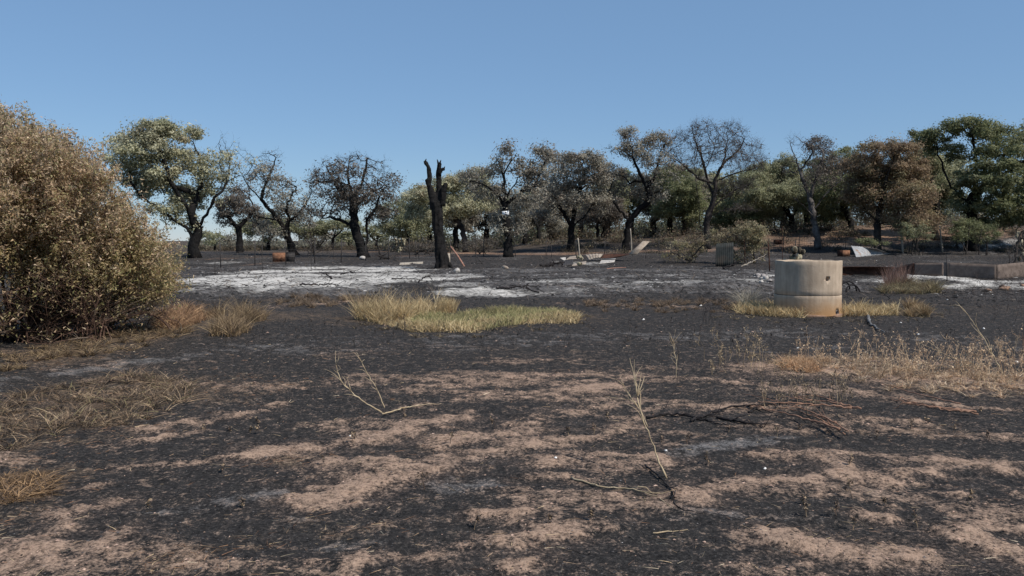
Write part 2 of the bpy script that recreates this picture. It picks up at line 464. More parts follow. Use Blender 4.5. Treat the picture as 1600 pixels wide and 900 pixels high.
ROAD = ground_polylines([
    ([(560, 394), (640, 392), (720, 395), (800, 397), (880, 397)], 2.2, .9), ([(640, 400), (740, 400)], 1.2, .9), ([(330, 405), (440, 400)], 1.2, .5), ([(380, 415), (450, 407)], .6, .5),
    ([(880, 396), (1000, 393), (1100, 391), (1200, 386), (1330, 378)], 1.5, .8), ([(1040, 375), (1050, 360)], 3.0, .55), ([(1400, 366), (1480, 352)], 6.0, 1.0), ([(1300, 360), (1380, 360)], 2.5, .9), ([(1220, 380), (1330, 376)], 1.4, .9), ([(1340, 372), (1450, 362), (1580, 360)], 4.0, 1.0), ([(1180, 372), (1260, 368)], 3.0, .8),
])
LITTER = ground_polylines([
    ([(0, 660), (100, 640), (280, 610)], .9, .9), ([(0, 720), (140, 670)], .4, .7), ([(0, 760), (80, 740)], .25, .8), ([(20, 800), (80, 780)], .25, .5), ([(100, 560), (250, 520), (330, 500)], .8, .9), ([(320, 500), (430, 495)], 1.3, .9),
    ([(560, 500), (720, 495), (880, 497)], 1.0, .8), ([(1000, 475), (1160, 470)], .5, .7), ([(1150, 488), (1260, 490)], .4, .9), ([(1320, 490), (1460, 488)], .5, .8), ([(420, 470), (600, 466)], .8, .6), ([(1380, 455), (1460, 450)], .6, .7),
    ([(450, 720), (520, 708)], .12, .7), ([(640, 700), (700, 690)], .12, .5), ([(520, 835), (640, 820)], .10, .6), ([(1250, 570), (1600, 600)], .6, .8), ([(1350, 675), (1460, 665)], .2, .7), ([(230, 885), (330, 870)], .12, 1.0), ([(390, 850), (480, 820)], .15, .5),
    ([(640, 385), (800, 384)], 1.5, .5), ([(700, 420), (860, 416)], 1.4, .45), ([(480, 603), (420, 608)], .2, .6),
])

def stroke_mask(X, Y, strokes, soft=0.8):
    M = np.zeros(len(X))
    for P, w, s in strokes:
        lo = P.min(0) - 2.5 * w; hi = P.max(0) + 2.5 * w
        k = np.nonzero((X > lo[0]) & (X < hi[0]) & (Y > lo[1]) & (Y < hi[1]))[0]
        if not len(k): continue
        x = X[k]; y = Y[k]; D = np.full(len(k), 1e9)
        for a, b in zip(P[:-1], P[1:]):
            d = b - a; q = max(d @ d, 1e-9)
            t = np.clip(((x - a[0]) * d[0] + (y - a[1]) * d[1]) / q, 0, 1)
            D = np.minimum(D, np.hypot(x - a[0] - t * d[0], y - a[1] - t * d[1]))
        v = s * (1 - ss(w * (1 - soft), w * (1 + soft), D))
        M[k] = np.maximum(M[k], v)
    return M

def masks(X, Y):
    wr = np.clip(Y / 8.0, 0.6, 3.0)
    wx = X + wr * (0.30 * (fbm(X * 1.6, Y * 1.6, 21, 4) - .5) + 0.10 * (fbm(X * 7, Y * 7, 23, 3) - .5))
    wy = Y + wr * (0.42 * (fbm(X * 1.3, Y * 1.3, 22, 4) - .5) + 0.14 * (fbm(X * 7, Y * 7, 24, 3) - .5))
    u = X * .9 - Y * .35
    near = 1 - ss(14, 22, Y)
    br = fbm(u * 1.3 + 7, (Y + X * .2) * 3.0, 61, 5, .6) - .5         # break-up drawn out along the ruts
    br2 = fbm(X * 5, Y * 7, 62, 4, .6) - .5
    br3 = fbm(X * 16, Y * 20, 65, 3, .6) - .5
    n_s = 1.9 * br + 1.9 * br2 + 1.2 * br3
    dust = stroke_mask(wx, wy, [(P, w * 2.4, s_) for P, w, s_ in SOIL], .98) * np.clip(.75 + 1.6 * br + .9 * br2, 0, 1.2)
    soil = stroke_mask(wx, wy, SOIL, .98) * 1.05
    soil = np.where(soil > .01, soil + n_s * ss(0, .25, soil), 0)
    grey = stroke_mask(wx, wy, GREY, .98); grey = np.where(grey > .01, grey + n_s * .8, 0)
    bw = fbm(X * .8 + 5, Y * .5, 63, 5, .6) - .5; bw2 = fbm(X * 3.2, Y * 2.0, 64, 4, .6) - .5
    white = stroke_mask(wx, wy, WHITE, .95); white = np.where(white > .01, white + (1.2 * bw + .8 * bw2) * ss(0, .3, white), 0)
    road = stroke_mask(wx, wy, ROAD, .95); lit = stroke_mask(wx, wy, LITTER, .98); lit = np.where(lit > .01, lit + 1.3 * br2 + .6 * br + .6 * br3, 0)
    # unlisted little patches of soil showing through, drawn out along the old wheel ruts
    n = fbm(u * .8 + 3, (Y * 1.0 + X * .2) * 2.1, 31, 4)
    soil = np.maximum(soil, (.62 * ss(.54, .70, n) + .8 * br2 + .5 * br3) * (1 - ss(9, 15, Y)))
    n2 = fbm(X * .35 + 40, Y * .25, 37, 4)
    grey = np.maximum(grey, .6 * ss(.5, .72, n2) * ss(17, 26, Y))
    lit = np.maximum(lit, .5 * ss(.55, .75, fbm(X * .3 - 11, Y * .3, 41, 4)) * ss(24, 50, Y))
    lit = np.maximum(lit, .45 * ss(.52, .7, fbm(X * .5 + 8, Y * .7, 43, 4)) * ss(15, 19, Y) * (1 - ss(24, 27, Y)))
    lit = np.maximum(lit, .7 * ss(66, 80, Y))
    # outside the burnt ground the far land is dry grass
    lit = np.maximum(lit, .8 * ss(95, 130, np.hypot(X, Y)))
    soil, grey, white, lit, road, dust = [np.clip(q, 0, 1.3) for q in (soil, grey, white, lit, road, dust)]
    masks.dust = dust
    return soil, grey, white, lit, road

def relief(X, Y, soil, lit):
    near = 1 - ss(18, 40, Y)
    r = near * (.05 * (fbm(X * 1.1, Y * 1.7, 51, 3) - .5) + .042 * (fbm(X * 4.5, Y * 6, 52, 4) - .5) + .016 * (fbm(X * 17, Y * 20, 53, 3) - .5) + .006 * (fbm(X * 45, Y * 50, 54, 2) - .5))
    mid_ = ss(14, 26, Y) * (1 - ss(70, 95, Y))
    r = r + mid_ * (.09 * (fbm(X * 1.3, Y * .9, 55, 4) - .5) + .035 * (fbm(X * 4, Y * 3, 56, 2) - .5))
    return r + near * .022 * soil

def ground_z(X, Y):
    X = np.asarray(X, float); Y = np.asarray(Y, float)
    soil, grey, white, lit, road = masks(X, Y)
    return hgt(X, Y) + relief(X, Y, soil, lit)

a0 = math.radians(43)
ang = np.concatenate([np.linspace(-a0, a0, 520), np.linspace(a0, 2 * math.pi - a0, 62)[1:-1]])
rad = np.concatenate([[0.35, 0.8, 1.3, 1.8], np.geomspace(2.2, 62, 350), np.geomspace(62.5, 140, 50)[0:], np.geomspace(150, 5000, 24)])
na, nr_ = len(ang), len(rad)
AA, RR = np.meshgrid(ang, rad)
GX = (RR * np.sin(AA)).ravel(); GY = (RR * np.cos(AA)).ravel()
soil, grey, white, lit, road = masks(GX, GY)
dust = masks.dust
GZ = hgt(GX, GY) + relief(GX, GY, soil, lit)
GV = np.stack([GX, GY, GZ], 1)
i = np.arange(nr_ - 1)[:, None] * na; j = np.arange(na)[None, :]; j2 = (j + 1) % na
Fq = np.stack([i + j, i + j2, i + na + j2, i + na + j], -1).reshape(-1, 4)
GV = np.vstack([GV, [[0, 0, float(hgt(0, 0))]]])
c = len(GV) - 1
Ft = np.stack([np.full(na, c), (np.arange(na) + 1) % na, np.arange(na)], 1)
ground = mesh_np('ground', GV, [Ft, Fq[:, ::-1]], None, smooth=True)
ground['kind'] = 'structure'
for nm, chans in (('cover_a', (soil, grey, white)), ('cover_b', (lit, road, dust))):
    at = ground.data.color_attributes.new(nm, 'FLOAT_COLOR', 'POINT')
    c4 = np.zeros((len(GV), 4), np.float32); c4[:, 3] = 1
    for k in range(3): c4[:-1, k] = chans[k]
    at.data.foreach_set('color', c4.ravel())

def ground_material():
    m, t, N, L, P = nt('burnt_ground')
    tc = node(N, 'ShaderNodeTexCoord')
    co = tc.outputs['Object']
    A = node(N, 'ShaderNodeAttribute', attribute_name='cover_a'); B = node(N, 'ShaderNodeAttribute', attribute_name='cover_b')
    SA = node(N, 'ShaderNodeSeparateColor'); SB = node(N, 'ShaderNodeSeparateColor')
    L.new(A.outputs['Color'], SA.inputs[0]); L.new(B.outputs['Color'], SB.inputs[0])
    def nz(scale, detail=8, rough=.65, vec=None):
        n = node(N, 'ShaderNodeTexNoise'); n.inputs['Scale'].default_value = scale; n.inputs['Detail'].default_value = detail; n.inputs['Roughness'].default_value = rough
        L.new(vec or co, n.inputs['Vector']); return n.outputs['Fac']
    fine = nz(38, 4, .75); mid = nz(9, 5, .7); big = nz(.9, 4, .6)
    def math_(op, a, b=None, c=None, clamp=False):
        n = node(N, 'ShaderNodeMath', operation=op); n.use_clamp = clamp
        for k, v in enumerate((a, b, c)):
            if v is None: continue
            if isinstance(v, (int, float)): n.inputs[k].default_value = v
            else: L.new(v, n.inputs[k])
        return n.outputs[0]
    def cover(mask, nA, kA, nB, kB, thr, sharp):
        # mask broken by two noises, then sharpened
        v = math_('ADD', math_('MULTIPLY_ADD', nA, kA, -kA * .5), math_('MULTIPLY_ADD', nB, kB, -kB * .5))
        v = math_('ADD', v, mask)
        v = math_('MULTIPLY', math_('SUBTRACT', v, thr), sharp, clamp=True)
        return v
    def ramp(fac, stops):
        r = node(N, 'ShaderNodeValToRGB'); e = r.color_ramp.elements
        while len(e) < len(stops): e.new(.5)
        for k, (p, c) in enumerate(stops): e[k].position = p; e[k].color = (*c, 1)
        L.new(fac, r.inputs[0]); return r.outputs[0]
    def mix(f, a, b):
        n = node(N, 'ShaderNodeMix', data_type='RGBA'); L.new(f, n.inputs['Factor']); L.new(a, n.inputs['A']); L.new(b, n.inputs['B']); return n.outputs['Result']
    char = ramp(fine, [(.33, (0.0061, 0.0057, 0.0056)), (.46, (0.0198, 0.0183, 0.0176)), (.55, (0.0365, 0.0337, 0.0318)), (.65, (0.0836, 0.0770, 0.0700)), (.75, (0.1444, 0.1332, 0.1211))])
    char2 = ramp(mid, [(.36, (0.0129, 0.0121, 0.0119)), (.50, (0.0289, 0.0263, 0.0252)), (.62, (0.0570, 0.0511, 0.0469)), (.72, (0.0912, 0.0762, 0.0651))])
    base = mix(math_('MULTIPLY_ADD', big, 1.1, -.15, clamp=True), char, char2)
    soilc = mix(mid, ramp(fine, [(.33, (0.0997, 0.0672, 0.0478)), (.48, (0.2850, 0.1953, 0.1408)), (.68, (0.4371, 0.3133, 0.2304))]), ramp(mid, [(.3, (0.1901, 0.1289, 0.0921)), (.7, (0.3991, 0.2770, 0.2031))]))
    greyc = ramp(fine, [(.3, (0.0600, 0.0568, 0.0570)), (.5, (0.1300, 0.1225, 0.1197)), (.75, (0.2500, 0.2401, 0.2280))])
    whitec = ramp(mid, [(.25, (.26, .243, .222)), (.42, (.42, .397, .362)), (.55, (.54, .512, .47)), (.72, (.68, .645, .595))])
    litc = ramp(fine, [(.3, (.030, .023, .018)), (.5, (.095, .068, .048)), (.7, (.20, .148, .10))])
    roadc = ramp(mid, [(.3, (.22, .125, .075)), (.7, (.40, .25, .165))])
    stripe = node(N, 'ShaderNodeMapping'); stripe.inputs['Scale'].default_value = (.8, 2.6, 1); L.new(co, stripe.inputs[0])
    st = nz(1.7, 5, .7, stripe.outputs[0])
    fr = cover(SB.outputs[1], mid, 2.0, st, 2.6, .48, 1.5)
    fl = cover(SB.outputs[0], fine, 1.6, mid, 1.2, .40, 1.2)
    fg = cover(SA.outputs[1], fine, 1.5, mid, 1.2, .42, 1.2)
    fw = cover(SA.outputs[2], mid, .9, st, 1.3, .36, 1.25)
    fs = cover(SA.outputs[0], fine, 2.8, mid, 2.6, .27, 1.0)
    dustc = ramp(fine, [(.36, (.022, .018, .016)), (.5, (.085, .062, .050)), (.66, (.20, .145, .115))])
    fd = cover(SB.outputs[2], fine, 1.5, mid, 1.7, .22, 1.0)
    base = mix(math_('MULTIPLY', fd, .95), base, dustc)
    c_ = mix(fr, base, roadc); c_ = mix(fl, c_, litc); c_ = mix(fg, c_, greyc); c_ = mix(fs, c_, soilc); c_ = mix(fw, c_, whitec)
    L.new(c_, P.inputs['Base Color'])
    P.inputs['Roughness'].default_value = .95
    P.inputs['Specular IOR Level'].default_value = .12
    hsum = fine
    b = node(N, 'ShaderNodeBump'); b.inputs['Strength'].default_value = .6; b.inputs['Distance'].default_value = .025
    L.new(hsum, b.inputs['Height']); L.new(b.outputs[0], P.inputs['Normal'])
    return m
ground.data.materials.append(ground_material())

# ------------------------------------------------------------------ trees
OLIVE = ([(0.4450, 0.4315, 0.2774), (0.5641, 0.5370, 0.3707), (0.2877, 0.2887, 0.1685), (0.2794, 0.2218, 0.1484)], [5, 4, 3, 1.2])
GREYBROWN = ([(0.3168, 0.2921, 0.2303), (0.4253, 0.3995, 0.3240), (0.1872, 0.1682, 0.1371), (0.2838, 0.2253, 0.1727)], [4, 3, 3, 1.6])
DARKBROWN = ([(0.1706, 0.1486, 0.1223), (0.2443, 0.2164, 0.1796), (0.0980, 0.0869, 0.0761), (0.2385, 0.1809, 0.1347)], [4, 2, 3, 1.2])
GREEN = ([(0.1933, 0.2098, 0.1002), (0.2604, 0.2665, 0.1399), (0.1253, 0.1393, 0.0664), (0.3275, 0.3188, 0.1829)], [4, 3, 3, 1.5])
PALEGREEN = ([(0.2822, 0.2861, 0.1664), (0.3798, 0.3732, 0.2308), (0.1847, 0.1950, 0.1051), (0.2703, 0.2319, 0.1444)], [4, 3, 2, .8])
RUSSET = ([(0.3002, 0.2064, 0.1285), (0.2457, 0.2162, 0.1168), (0.3633, 0.2644, 0.1726), (0.2045, 0.1416, 0.0907)], [4, 3, 2.5, 2])
SCRUB = ([(0.3460, 0.2849, 0.1699), (0.2505, 0.2331, 0.1280), (0.4454, 0.3736, 0.2481), (0.2042, 0.1450, 0.1014)], [4, 3, 2, 2])

def colonize(nodes, parent, att, step, rng, kill, infl, jit, iters=90, up=0.05):
    P = [p for p in nodes]; par = list(parent); kids = [0] * len(P)
    for q in par:
        if q >= 0: kids[q] += 1
    A = np.asarray(att); arr = np.array(P)
    D2 = ((A[:, None] - arr[None]) ** 2).sum(-1); ni = D2.argmin(1); nd = np.sqrt(D2.min(1))
    alive = nd > kill
    for it in range(iters):
        act = np.nonzero(alive & (nd < infl))[0]
        if not len(act):
            left = np.nonzero(alive)[0]
            if not len(left): break
            act = left[np.argsort(nd[left])[:max(1, len(left) // 10)]]
        arr = np.array(P); new = []; newp = []
        order = act[np.argsort(ni[act], kind='stable')]
        idx, st = np.unique(ni[order], return_index=True)
        for k, n in enumerate(idx):
            if kids[n] >= 4: 
                continue
            g = order[st[k]: st[k + 1] if k + 1 < len(st) else len(order)]
            d = unit(unit(A[g] - arr[n]).mean(0)) + rng.normal(0, jit, 3); d[2] += up
            q = arr[n] + unit(d) * step * rng.uniform(.8, 1.2)
            new.append(q); newp.append(int(n)); kids[n] += 1
        if not new: break
        b = len(P); P += new; par += newp; kids += [0] * len(new)
        NA = np.array(new)
        D2 = ((A[:, None] - NA[None]) ** 2).sum(-1); m = D2.argmin(1); dm = np.sqrt(D2.min(1))
        better = dm < nd
        nd[better] = dm[better]; ni[better] = m[better] + b
        alive &= nd > kill
    return np.array(P), np.array(par)

def limb_tubes(mb, P, par, R):
    n = len(P); kids = [[] for _ in range(n)]
    for k in range(n):
        if par[k] >= 0: kids[par[k]].append(k)
    starts = [(k, -1) for k in range(n) if par[k] < 0]
    while starts:
        s, frm = starts.pop()
        chain = [s]; cur = s
        while kids[cur]:
            ks = sorted(kids[cur], key=lambda q: -R[q])
            for q in ks[1:]: starts.append((q, cur))
            cur = ks[0]; chain.append(cur)
        pts = [P[k] for k in chain]; rs = [R[k] for k in chain]
        if frm >= 0:
            pts = [P[frm]] + pts; rs = [min(R[frm], rs[0] * 1.25)] + rs
        if len(pts) < 2: continue
        big = max(rs)
        mb.tube(np.array(pts), np.array(rs), 10 if big > .15 else 6 if big > .05 else 4 if big > .025 else 3, cap=big > .05, jit=.12 if big > .06 else 0)

def make_tree(name, label, base, limbs, clumps, R, palette, cat='tree', group='oaks along the far edge of the burnt field', Y=None, bark='char_bark', twig_mat='dark_twig',
              step=.30, leaf=.155, leaves=1.0, twigs=1.0, att=1.0, seed=0, depth=1.0, jit=.38, tipr=.011, tuft=.26, twig_len=.55):
    rng = np.random.default_rng(1000 + seed)
    b = G(*base) if Y is None else None
    if b is None:
        b = W(base[0], base[1], Y); b = on(b[0], Y)
    Yd = b[1]
    mpp = Yd / F
    def wp(q):
        p = W(q[0], q[1], Yd)
        if q[1] >= base[1] - 2: p[2] = float(hgt(p[0], Yd))
        if len(q) > 2: p = p + np.array([0, q[2], 0])
        return p
    P = []; par = []
    for li, lm in enumerate(limbs):
        pts = [wp(q) for q in lm]
        # limbs bow towards or away from the viewer so that the tree is round
        sgn = rng.uniform(-1, 1) * depth
        if li > 0:
            ln = np.linalg.norm(pts[-1] - pts[0])
            for k in range(1, len(pts)):
                pts[k] = pts[k] + np.array([0, sgn * ln * .55 * k / (len(pts) - 1), 0])
        pts = spline(pts, step)
        pts[1:] += rng.normal(0, step * .15, (len(pts) - 1, 3))
        if li == 0 or len(P) == 0:
            prev = -1; sidx = 0
            pts[0][2] -= .15
        else:
            arr = np.array(P); prev = int(((arr - pts[0]) ** 2).sum(1).argmin()); sidx = 1
            if lm[0][1] >= base[1] - 2: prev = -1; sidx = 0; pts[0][2] -= .15
        for k in range(sidx, len(pts)):
            P.append(pts[k]); par.append(prev); prev = len(P) - 1
    att_pts = []; ell = []
    for cl in clumps:
        px, py, rx, ry = cl[:4]; den = cl[4] if len(cl) > 4 else .7
        c = wp((px, py)); dy = cl[5] if len(cl) > 5 else rng.uniform(-1, 1) * 1.3 * rx * mpp * depth
        c[1] += dy
        r = np.array([rx * mpp, rx * mpp * 1.15 * depth + .05, ry * mpp])
        n = int(max(8, 26 * att * (r[0] * r[2]) / (step * 3.2) ** 2 * 2.6))
        u = unit(rng.normal(0, 1, (n, 3))) * (rng.random((n, 1)) ** .38)
        att_pts.append(c + u * r); ell.append((c, r, den))
    A = np.vstack(att_pts)
    P, par = colonize(P, par, A, step, rng, step * 1.5, step * 11, jit)
    n = len(P); cnt = np.zeros(n)
    haskid = np.zeros(n, bool); haskid[par[par >= 0]] = True
    for k in range(n - 1, -1, -1):
        if not haskid[k]: cnt[k] = 1
        if par[k] >= 0: cnt[par[k]] += cnt[k]
    mxc = max(cnt.max(), 2)
    rad_ = tipr + (R - tipr) * ((cnt - 1) / (mxc - 1)) ** .66
    rad_ *= 1 + .45 * np.exp(-np.maximum(P[:, 2] - b[2], 0) / (.9 * R + .1)) * (rad_ > R * .5)
    root = thing(name, label, cat, b, group)
    mb = MB(); limb_tubes(mb, P, par, rad_)
    mb.build('trunk', bark, root, smooth=True, origin=b)
    # twigs at every thin node
    thin = np.nonzero((rad_ < tipr * 3.2))[0]
    thin = thin[par[thin] >= 0]
    dirs = unit(P[thin] - P[par[thin]])
    rep = rng.poisson(1.5 * twigs, len(thin)) + (~haskid[thin])
    ti = np.repeat(np.arange(len(thin)), rep)
    if len(ti):
        D = dirs[ti] * .8 + rng.normal(0, .65, (len(ti), 3)); D[:, 2] += .12
        Ln = twig_len * rng.uniform(.4, 1.2, len(ti))
        V, f3, M, T = spikes(P[thin][ti], D, Ln, tipr * .62 * rng.uniform(.5, 1.1, len(ti)), rng)
        D2 = np.repeat(unit(D), 2, axis=0) * .7 + rng.normal(0, .7, (2 * len(ti), 3))
        s0 = np.repeat(P[thin][ti], 2, axis=0); e0 = np.repeat(T, 2, axis=0); tt = rng.uniform(.3, .9, (len(s0), 1))
        V2, g3, M2, T2 = spikes(s0 + (e0 - s0) * tt, D2, np.repeat(Ln, 2) * rng.uniform(.3, .8, len(s0)), tipr * .42 * np.ones(len(s0)), rng)
        o = mesh_np('twigs', np.vstack([V, V2]) - b, [np.vstack([f3, g3 + len(V)])], twig_mat, root)
        o['kind'] = 'stuff'
    # leaves in rounded puffs at the branch ends, dark gaps between the puffs
    C = np.array([e[0] for e in ell]); Rr = np.array([e[1] for e in ell]); De = np.array([e[2] for e in ell])
    ends = np.nonzero(~haskid)[0]
    more = np.nonzero(haskid & (rad_ < tipr * 2.2))[0]
    more = more[rng.random(len(more)) < .25]
    puff = P[np.concatenate([ends, more])]
    q = (((puff[:, None] - C[None]) / Rr[None]) ** 2).sum(-1)
    den = De[q.argmin(1)]
    patch = .25 + 1.5 * vnoise(puff[:, 0] * .9 + 3, puff[:, 2] * .9 + puff[:, 1] * .6, seed)
    nl = rng.poisson(np.maximum(0, den * leaves * patch * (175 if leaf > .1 else 75)))
    if nl.sum() > 20:
        li = np.repeat(np.arange(len(puff)), nl)
        o3 = unit(rng.normal(0, 1, (len(li), 3))) * rng.random((len(li), 1)) ** .5
        o3 *= np.where(rng.random((len(li), 1)) < .28, 1.75, 1.0)
        sz = np.repeat(rng.uniform(.7, 1.35, len(puff)), nl)[:, None]
        LP = puff[li] + o3 * sz * tuft * 1.9 * np.array([1.15, 1.15, .72])
        LP[:, 2] = np.maximum(LP[:, 2], b[2] + .06)
        V, Fq = tri_leaves(LP, leaf, rng, .45, o3)
        tone = np.repeat(rng.uniform(.7, 1.25, (len(puff), 1)), nl, axis=0)
        # a puff is mostly of one colour
        pc = np.array(palette[0])[rng.choice(len(palette[0]), len(puff), p=np.array(palette[1]) / sum(palette[1]))]
        colr = .6 * np.repeat(pc, nl, axis=0) + .4 * pal(len(LP), *palette, rng, .2)
        colr = np.repeat(colr * tone, 3, axis=0)
        o = mesh_np('crown', V - b, [Fq], 'leaf', root, col=colr)
        o['kind'] = 'stuff'
    return root

make_tree('holm_oak', 'broad pale olive oak with a thick forked black trunk, nearest the brown shrub', (305, 403),
  [[(305, 403), (304, 385), (307, 366), (309, 352)], [(305, 378), (290, 352), (272, 340), (255, 325), (235, 308), (222, 285)], [(308, 360), (326, 335), (345, 305), (355, 290), (366, 276)],
   [(307, 355), (300, 325), (285, 298), (278, 265), (272, 235)], [(345, 305), (352, 270), (346, 238)], [(366, 276), (384, 270), (393, 252)], [(300, 325), (312, 290), (310, 255), (300, 225)], [(285, 298), (255, 280), (235, 255)]],
  [(210, 222, 30, 14, .45), (190, 238, 22, 16, .25), (222, 250, 36, 20, 1), (262, 210, 34, 16, 1), (288, 204, 20, 12, 1), (250, 235, 38, 22, 1), (285, 245, 26, 22, .8), (230, 285, 34, 22, 1), (265, 275, 30, 18, .9),
   (272, 305, 34, 18, 1), (262, 328, 26, 14, .8), (296, 320, 22, 20, .6), (312, 268, 28, 22, .5), (340, 255, 20, 22, .35), (350, 222, 13, 12, .02), (368, 236, 13, 16, .03), (330, 292, 24, 20, .5), (356, 262, 18, 12, .3), (286, 345, 20, 10, .5), (205, 265, 22, 18, .6)],
  .37, OLIVE, seed=1, leaves=.82, twigs=1.4)
make_tree('holm_oak', 'small dark oak set back between the broad pale oak and the leaning one', (375, 394),
  [[(375, 394), (375, 375), (373, 355)], [(373, 357), (360, 340), (348, 330)], [(374, 355), (388, 338), (396, 325)]],
  [(368, 322, 28, 18, .7), (392, 335, 18, 18, .6), (350, 338, 18, 16, .6), (402, 350, 14, 12, .5), (372, 300, 20, 14, .4)], .27, DARKBROWN, Y=74, seed=2, twigs=1.4)
make_tree('holm_oak', 'leaning half bare oak with a crooked limb reaching up towards the big pale oak', (460, 399),
  [[(460, 399), (452, 378), (447, 362), (452, 345)], [(449, 364), (430, 332), (408, 305), (396, 284), (388, 262)], [(452, 345), (452, 322), (470, 292)], [(452, 348), (475, 325), (490, 300)], [(436, 342), (418, 342), (402, 338)], [(408, 305), (420, 275), (432, 245)]],
  [(392, 262, 13, 20, .0), (410, 246, 13, 13, .0), (432, 246, 13, 16, .02), (420, 272, 18, 14, .3), (442, 288, 24, 16, .25), (462, 308, 28, 20, .2), (482, 298, 16, 22, .08), (440, 332, 32, 16, .35), (428, 362, 26, 13, .3), (478, 342, 22, 16, .3), (405, 345, 16, 10, .3)],
  .28, GREYBROWN, seed=3, twigs=2.0, leaves=.8, att=1.2)
make_tree('holm_oak', 'gnarled, nearly leafless dark oak with one long low limb beyond the white ash', (569, 402),
  [[(569, 402), (563, 382), (555, 356), (552, 335), (553, 310)], [(572, 388), (576, 365), (573, 350), (586, 330), (596, 308)], [(558, 354), (530, 345), (510, 339), (490, 342)], [(553, 315), (535, 300), (520, 280), (510, 262)], [(553, 310), (566, 285), (570, 262), (573, 245)],
   [(555, 325), (580, 302), (600, 290)], [(520, 280), (500, 285), (488, 275)], [(553, 310), (545, 280), (548, 255)]],
  [(552, 250, 26, 13, .04), (515, 262, 22, 16, .05), (588, 258, 18, 16, .04), (545, 278, 42, 20, .28), (594, 285, 26, 20, .5), (498, 285, 20, 22, .15), (520, 306, 36, 16, .5), (562, 306, 36, 18, .5), (605, 308, 16, 18, .6), (592, 332, 20, 13, .5), (500, 330, 24, 9, .25), (535, 328, 22, 8, .3)],
  .36, DARKBROWN, seed=4, twigs=2.8, leaves=.55, jit=.5, att=1.3)
make_tree('holm_oak', 'pale olive oak with a curved leaning trunk right behind the charred two pronged trunk', (728, 378),
  [[(728, 378), (722, 356), (710, 340), (698, 322)], [(710, 340), (725, 315), (740, 295)], [(698, 322), (675, 312), (660, 310)]],
  [(660, 308, 24, 16, .9), (690, 294, 28, 16, .9), (720, 290, 26, 18, .9), (746, 280, 24, 20, .8), (650, 334, 20, 16, .8), (720, 322, 32, 18, .8), (752, 318, 26, 18, .6), (685, 338, 22, 14, .6)], .26, OLIVE, Y=76, seed=5, bark='brown_bark', leaves=1.1)
make_tree('holm_oak', 'oak carrying the white board on its twig covered trunk', (795, 402),
  [[(795, 402), (794, 375), (791, 345), (790, 320)], [(790, 322), (775, 300), (757, 291), (740, 284)], [(793, 318), (815, 300), (835, 290), (846, 270)], [(791, 312), (800, 292), (814, 276)], [(788, 308), (787, 275), (780, 252)], [(846, 270), (852, 250)], [(787, 275), (798, 250), (796, 235)]],
  [(796, 234, 18, 13, .6), (784, 255, 20, 16, .5), (765, 264, 24, 13, .6), (740, 274, 22, 16, .8), (820, 264, 20, 20, .6), (850, 240, 20, 14, .9), (846, 272, 26, 20, .8), (830, 304, 28, 18, .6), (764, 298, 28, 15, .5), (790, 340, 26, 16, .5, 1.6), (776, 358, 16, 16, .4, .3), (810, 356, 16, 16, .4, .3)],
  .28, GREYBROWN, seed=6, twigs=2.0, leaves=.68)
make_tree('holm_oak', 'dense grey brown oak with a narrow black trunk beside the board oak', (891, 393),
  [[(891, 393), (892, 372), (893, 352)], [(893, 354), (880, 332), (868, 312)], [(893, 352), (898, 325), (906, 298)], [(893, 356), (914, 337), (925, 320)], [(868, 312), (865, 285), (872, 260)], [(906, 298), (912, 270), (905, 250)]],
  [(870, 250, 22, 13, .7), (906, 253, 32, 15, .9), (885, 284, 34, 20, .8), (926, 278, 26, 22, .7), (860, 308, 26, 20, .6), (906, 314, 32, 18, .55), (936, 318, 18, 18, .5), (850, 336, 20, 13, .5)], .28, GREYBROWN, seed=7, twigs=2.1, leaves=.68)
make_tree('holm_oak', 'tall oak with a wide V shaped black fork, behind the tilted board', (978, 391),
  [[(978, 391), (982, 366), (984, 343)], [(984, 347), (965, 325), (948, 305), (938, 288)], [(984, 344), (1000, 326), (1012, 311), (1008, 298), (999, 280), (990, 262), (982, 240), (978, 218)], [(1008, 300), (1022, 275), (1030, 245)], [(948, 305), (958, 280), (950, 260)], [(982, 240), (965, 232), (955, 232)], [(999, 280), (985, 285), (975, 275)]],
  [(979, 204, 16, 9, .6), (984, 236, 22, 16, .5), (1026, 222, 22, 14, .8), (1010, 248, 28, 18, .6), (955, 274, 28, 22, .6), (990, 288, 32, 20, .5), (1036, 264, 22, 22, .5), (944, 308, 22, 18, .5), (1022, 300, 22, 20, .4), (958, 236, 11, 8, .05)], .31, GREYBROWN, seed=8, twigs=2.1, leaves=.66)
make_tree('bare_oak', 'tall leafless tree with two slender dark stems and a wide fan of fine twigs', (1106, 372),
  [[(1106, 372), (1105, 345), (1112, 320), (1118, 296), (1118, 280), (1130, 255), (1136, 228)], [(1097, 372), (1096, 340), (1098, 310), (1097, 280), (1098, 250), (1103, 222)], [(1118, 284), (1150, 270), (1175, 264), (1197, 248)], [(1097, 285), (1080, 265), (1060, 246), (1048, 230)],
   [(1111, 325), (1140, 302), (1165, 290), (1185, 272)], [(1107, 338), (1140, 326), (1175, 330)], [(1115, 302), (1105, 270), (1122, 230)], [(1098, 250), (1085, 225), (1075, 205)], [(1130, 255), (1155, 235), (1165, 215)]],
  [(1106, 200, 28, 15, .02), (1072, 216, 26, 16, .02), (1140, 208, 28, 18, .02), (1170, 232, 26, 20, .02), (1190, 248, 16, 13, .02), (1050, 238, 18, 18, .03), (1110, 240, 40, 20, .02), (1150, 258, 34, 16, .02), (1078, 258, 28, 16, .02), (1165, 286, 26, 13, .02), (1138, 298, 24, 16, .02), (1152, 326, 26, 7, .02)],
  .27, DARKBROWN, Y=71, bark='brown_bark', twig_mat='twig', seed=9, twigs=3.4, att=3.4, jit=.24, twig_len=.7, group='leafless trees')
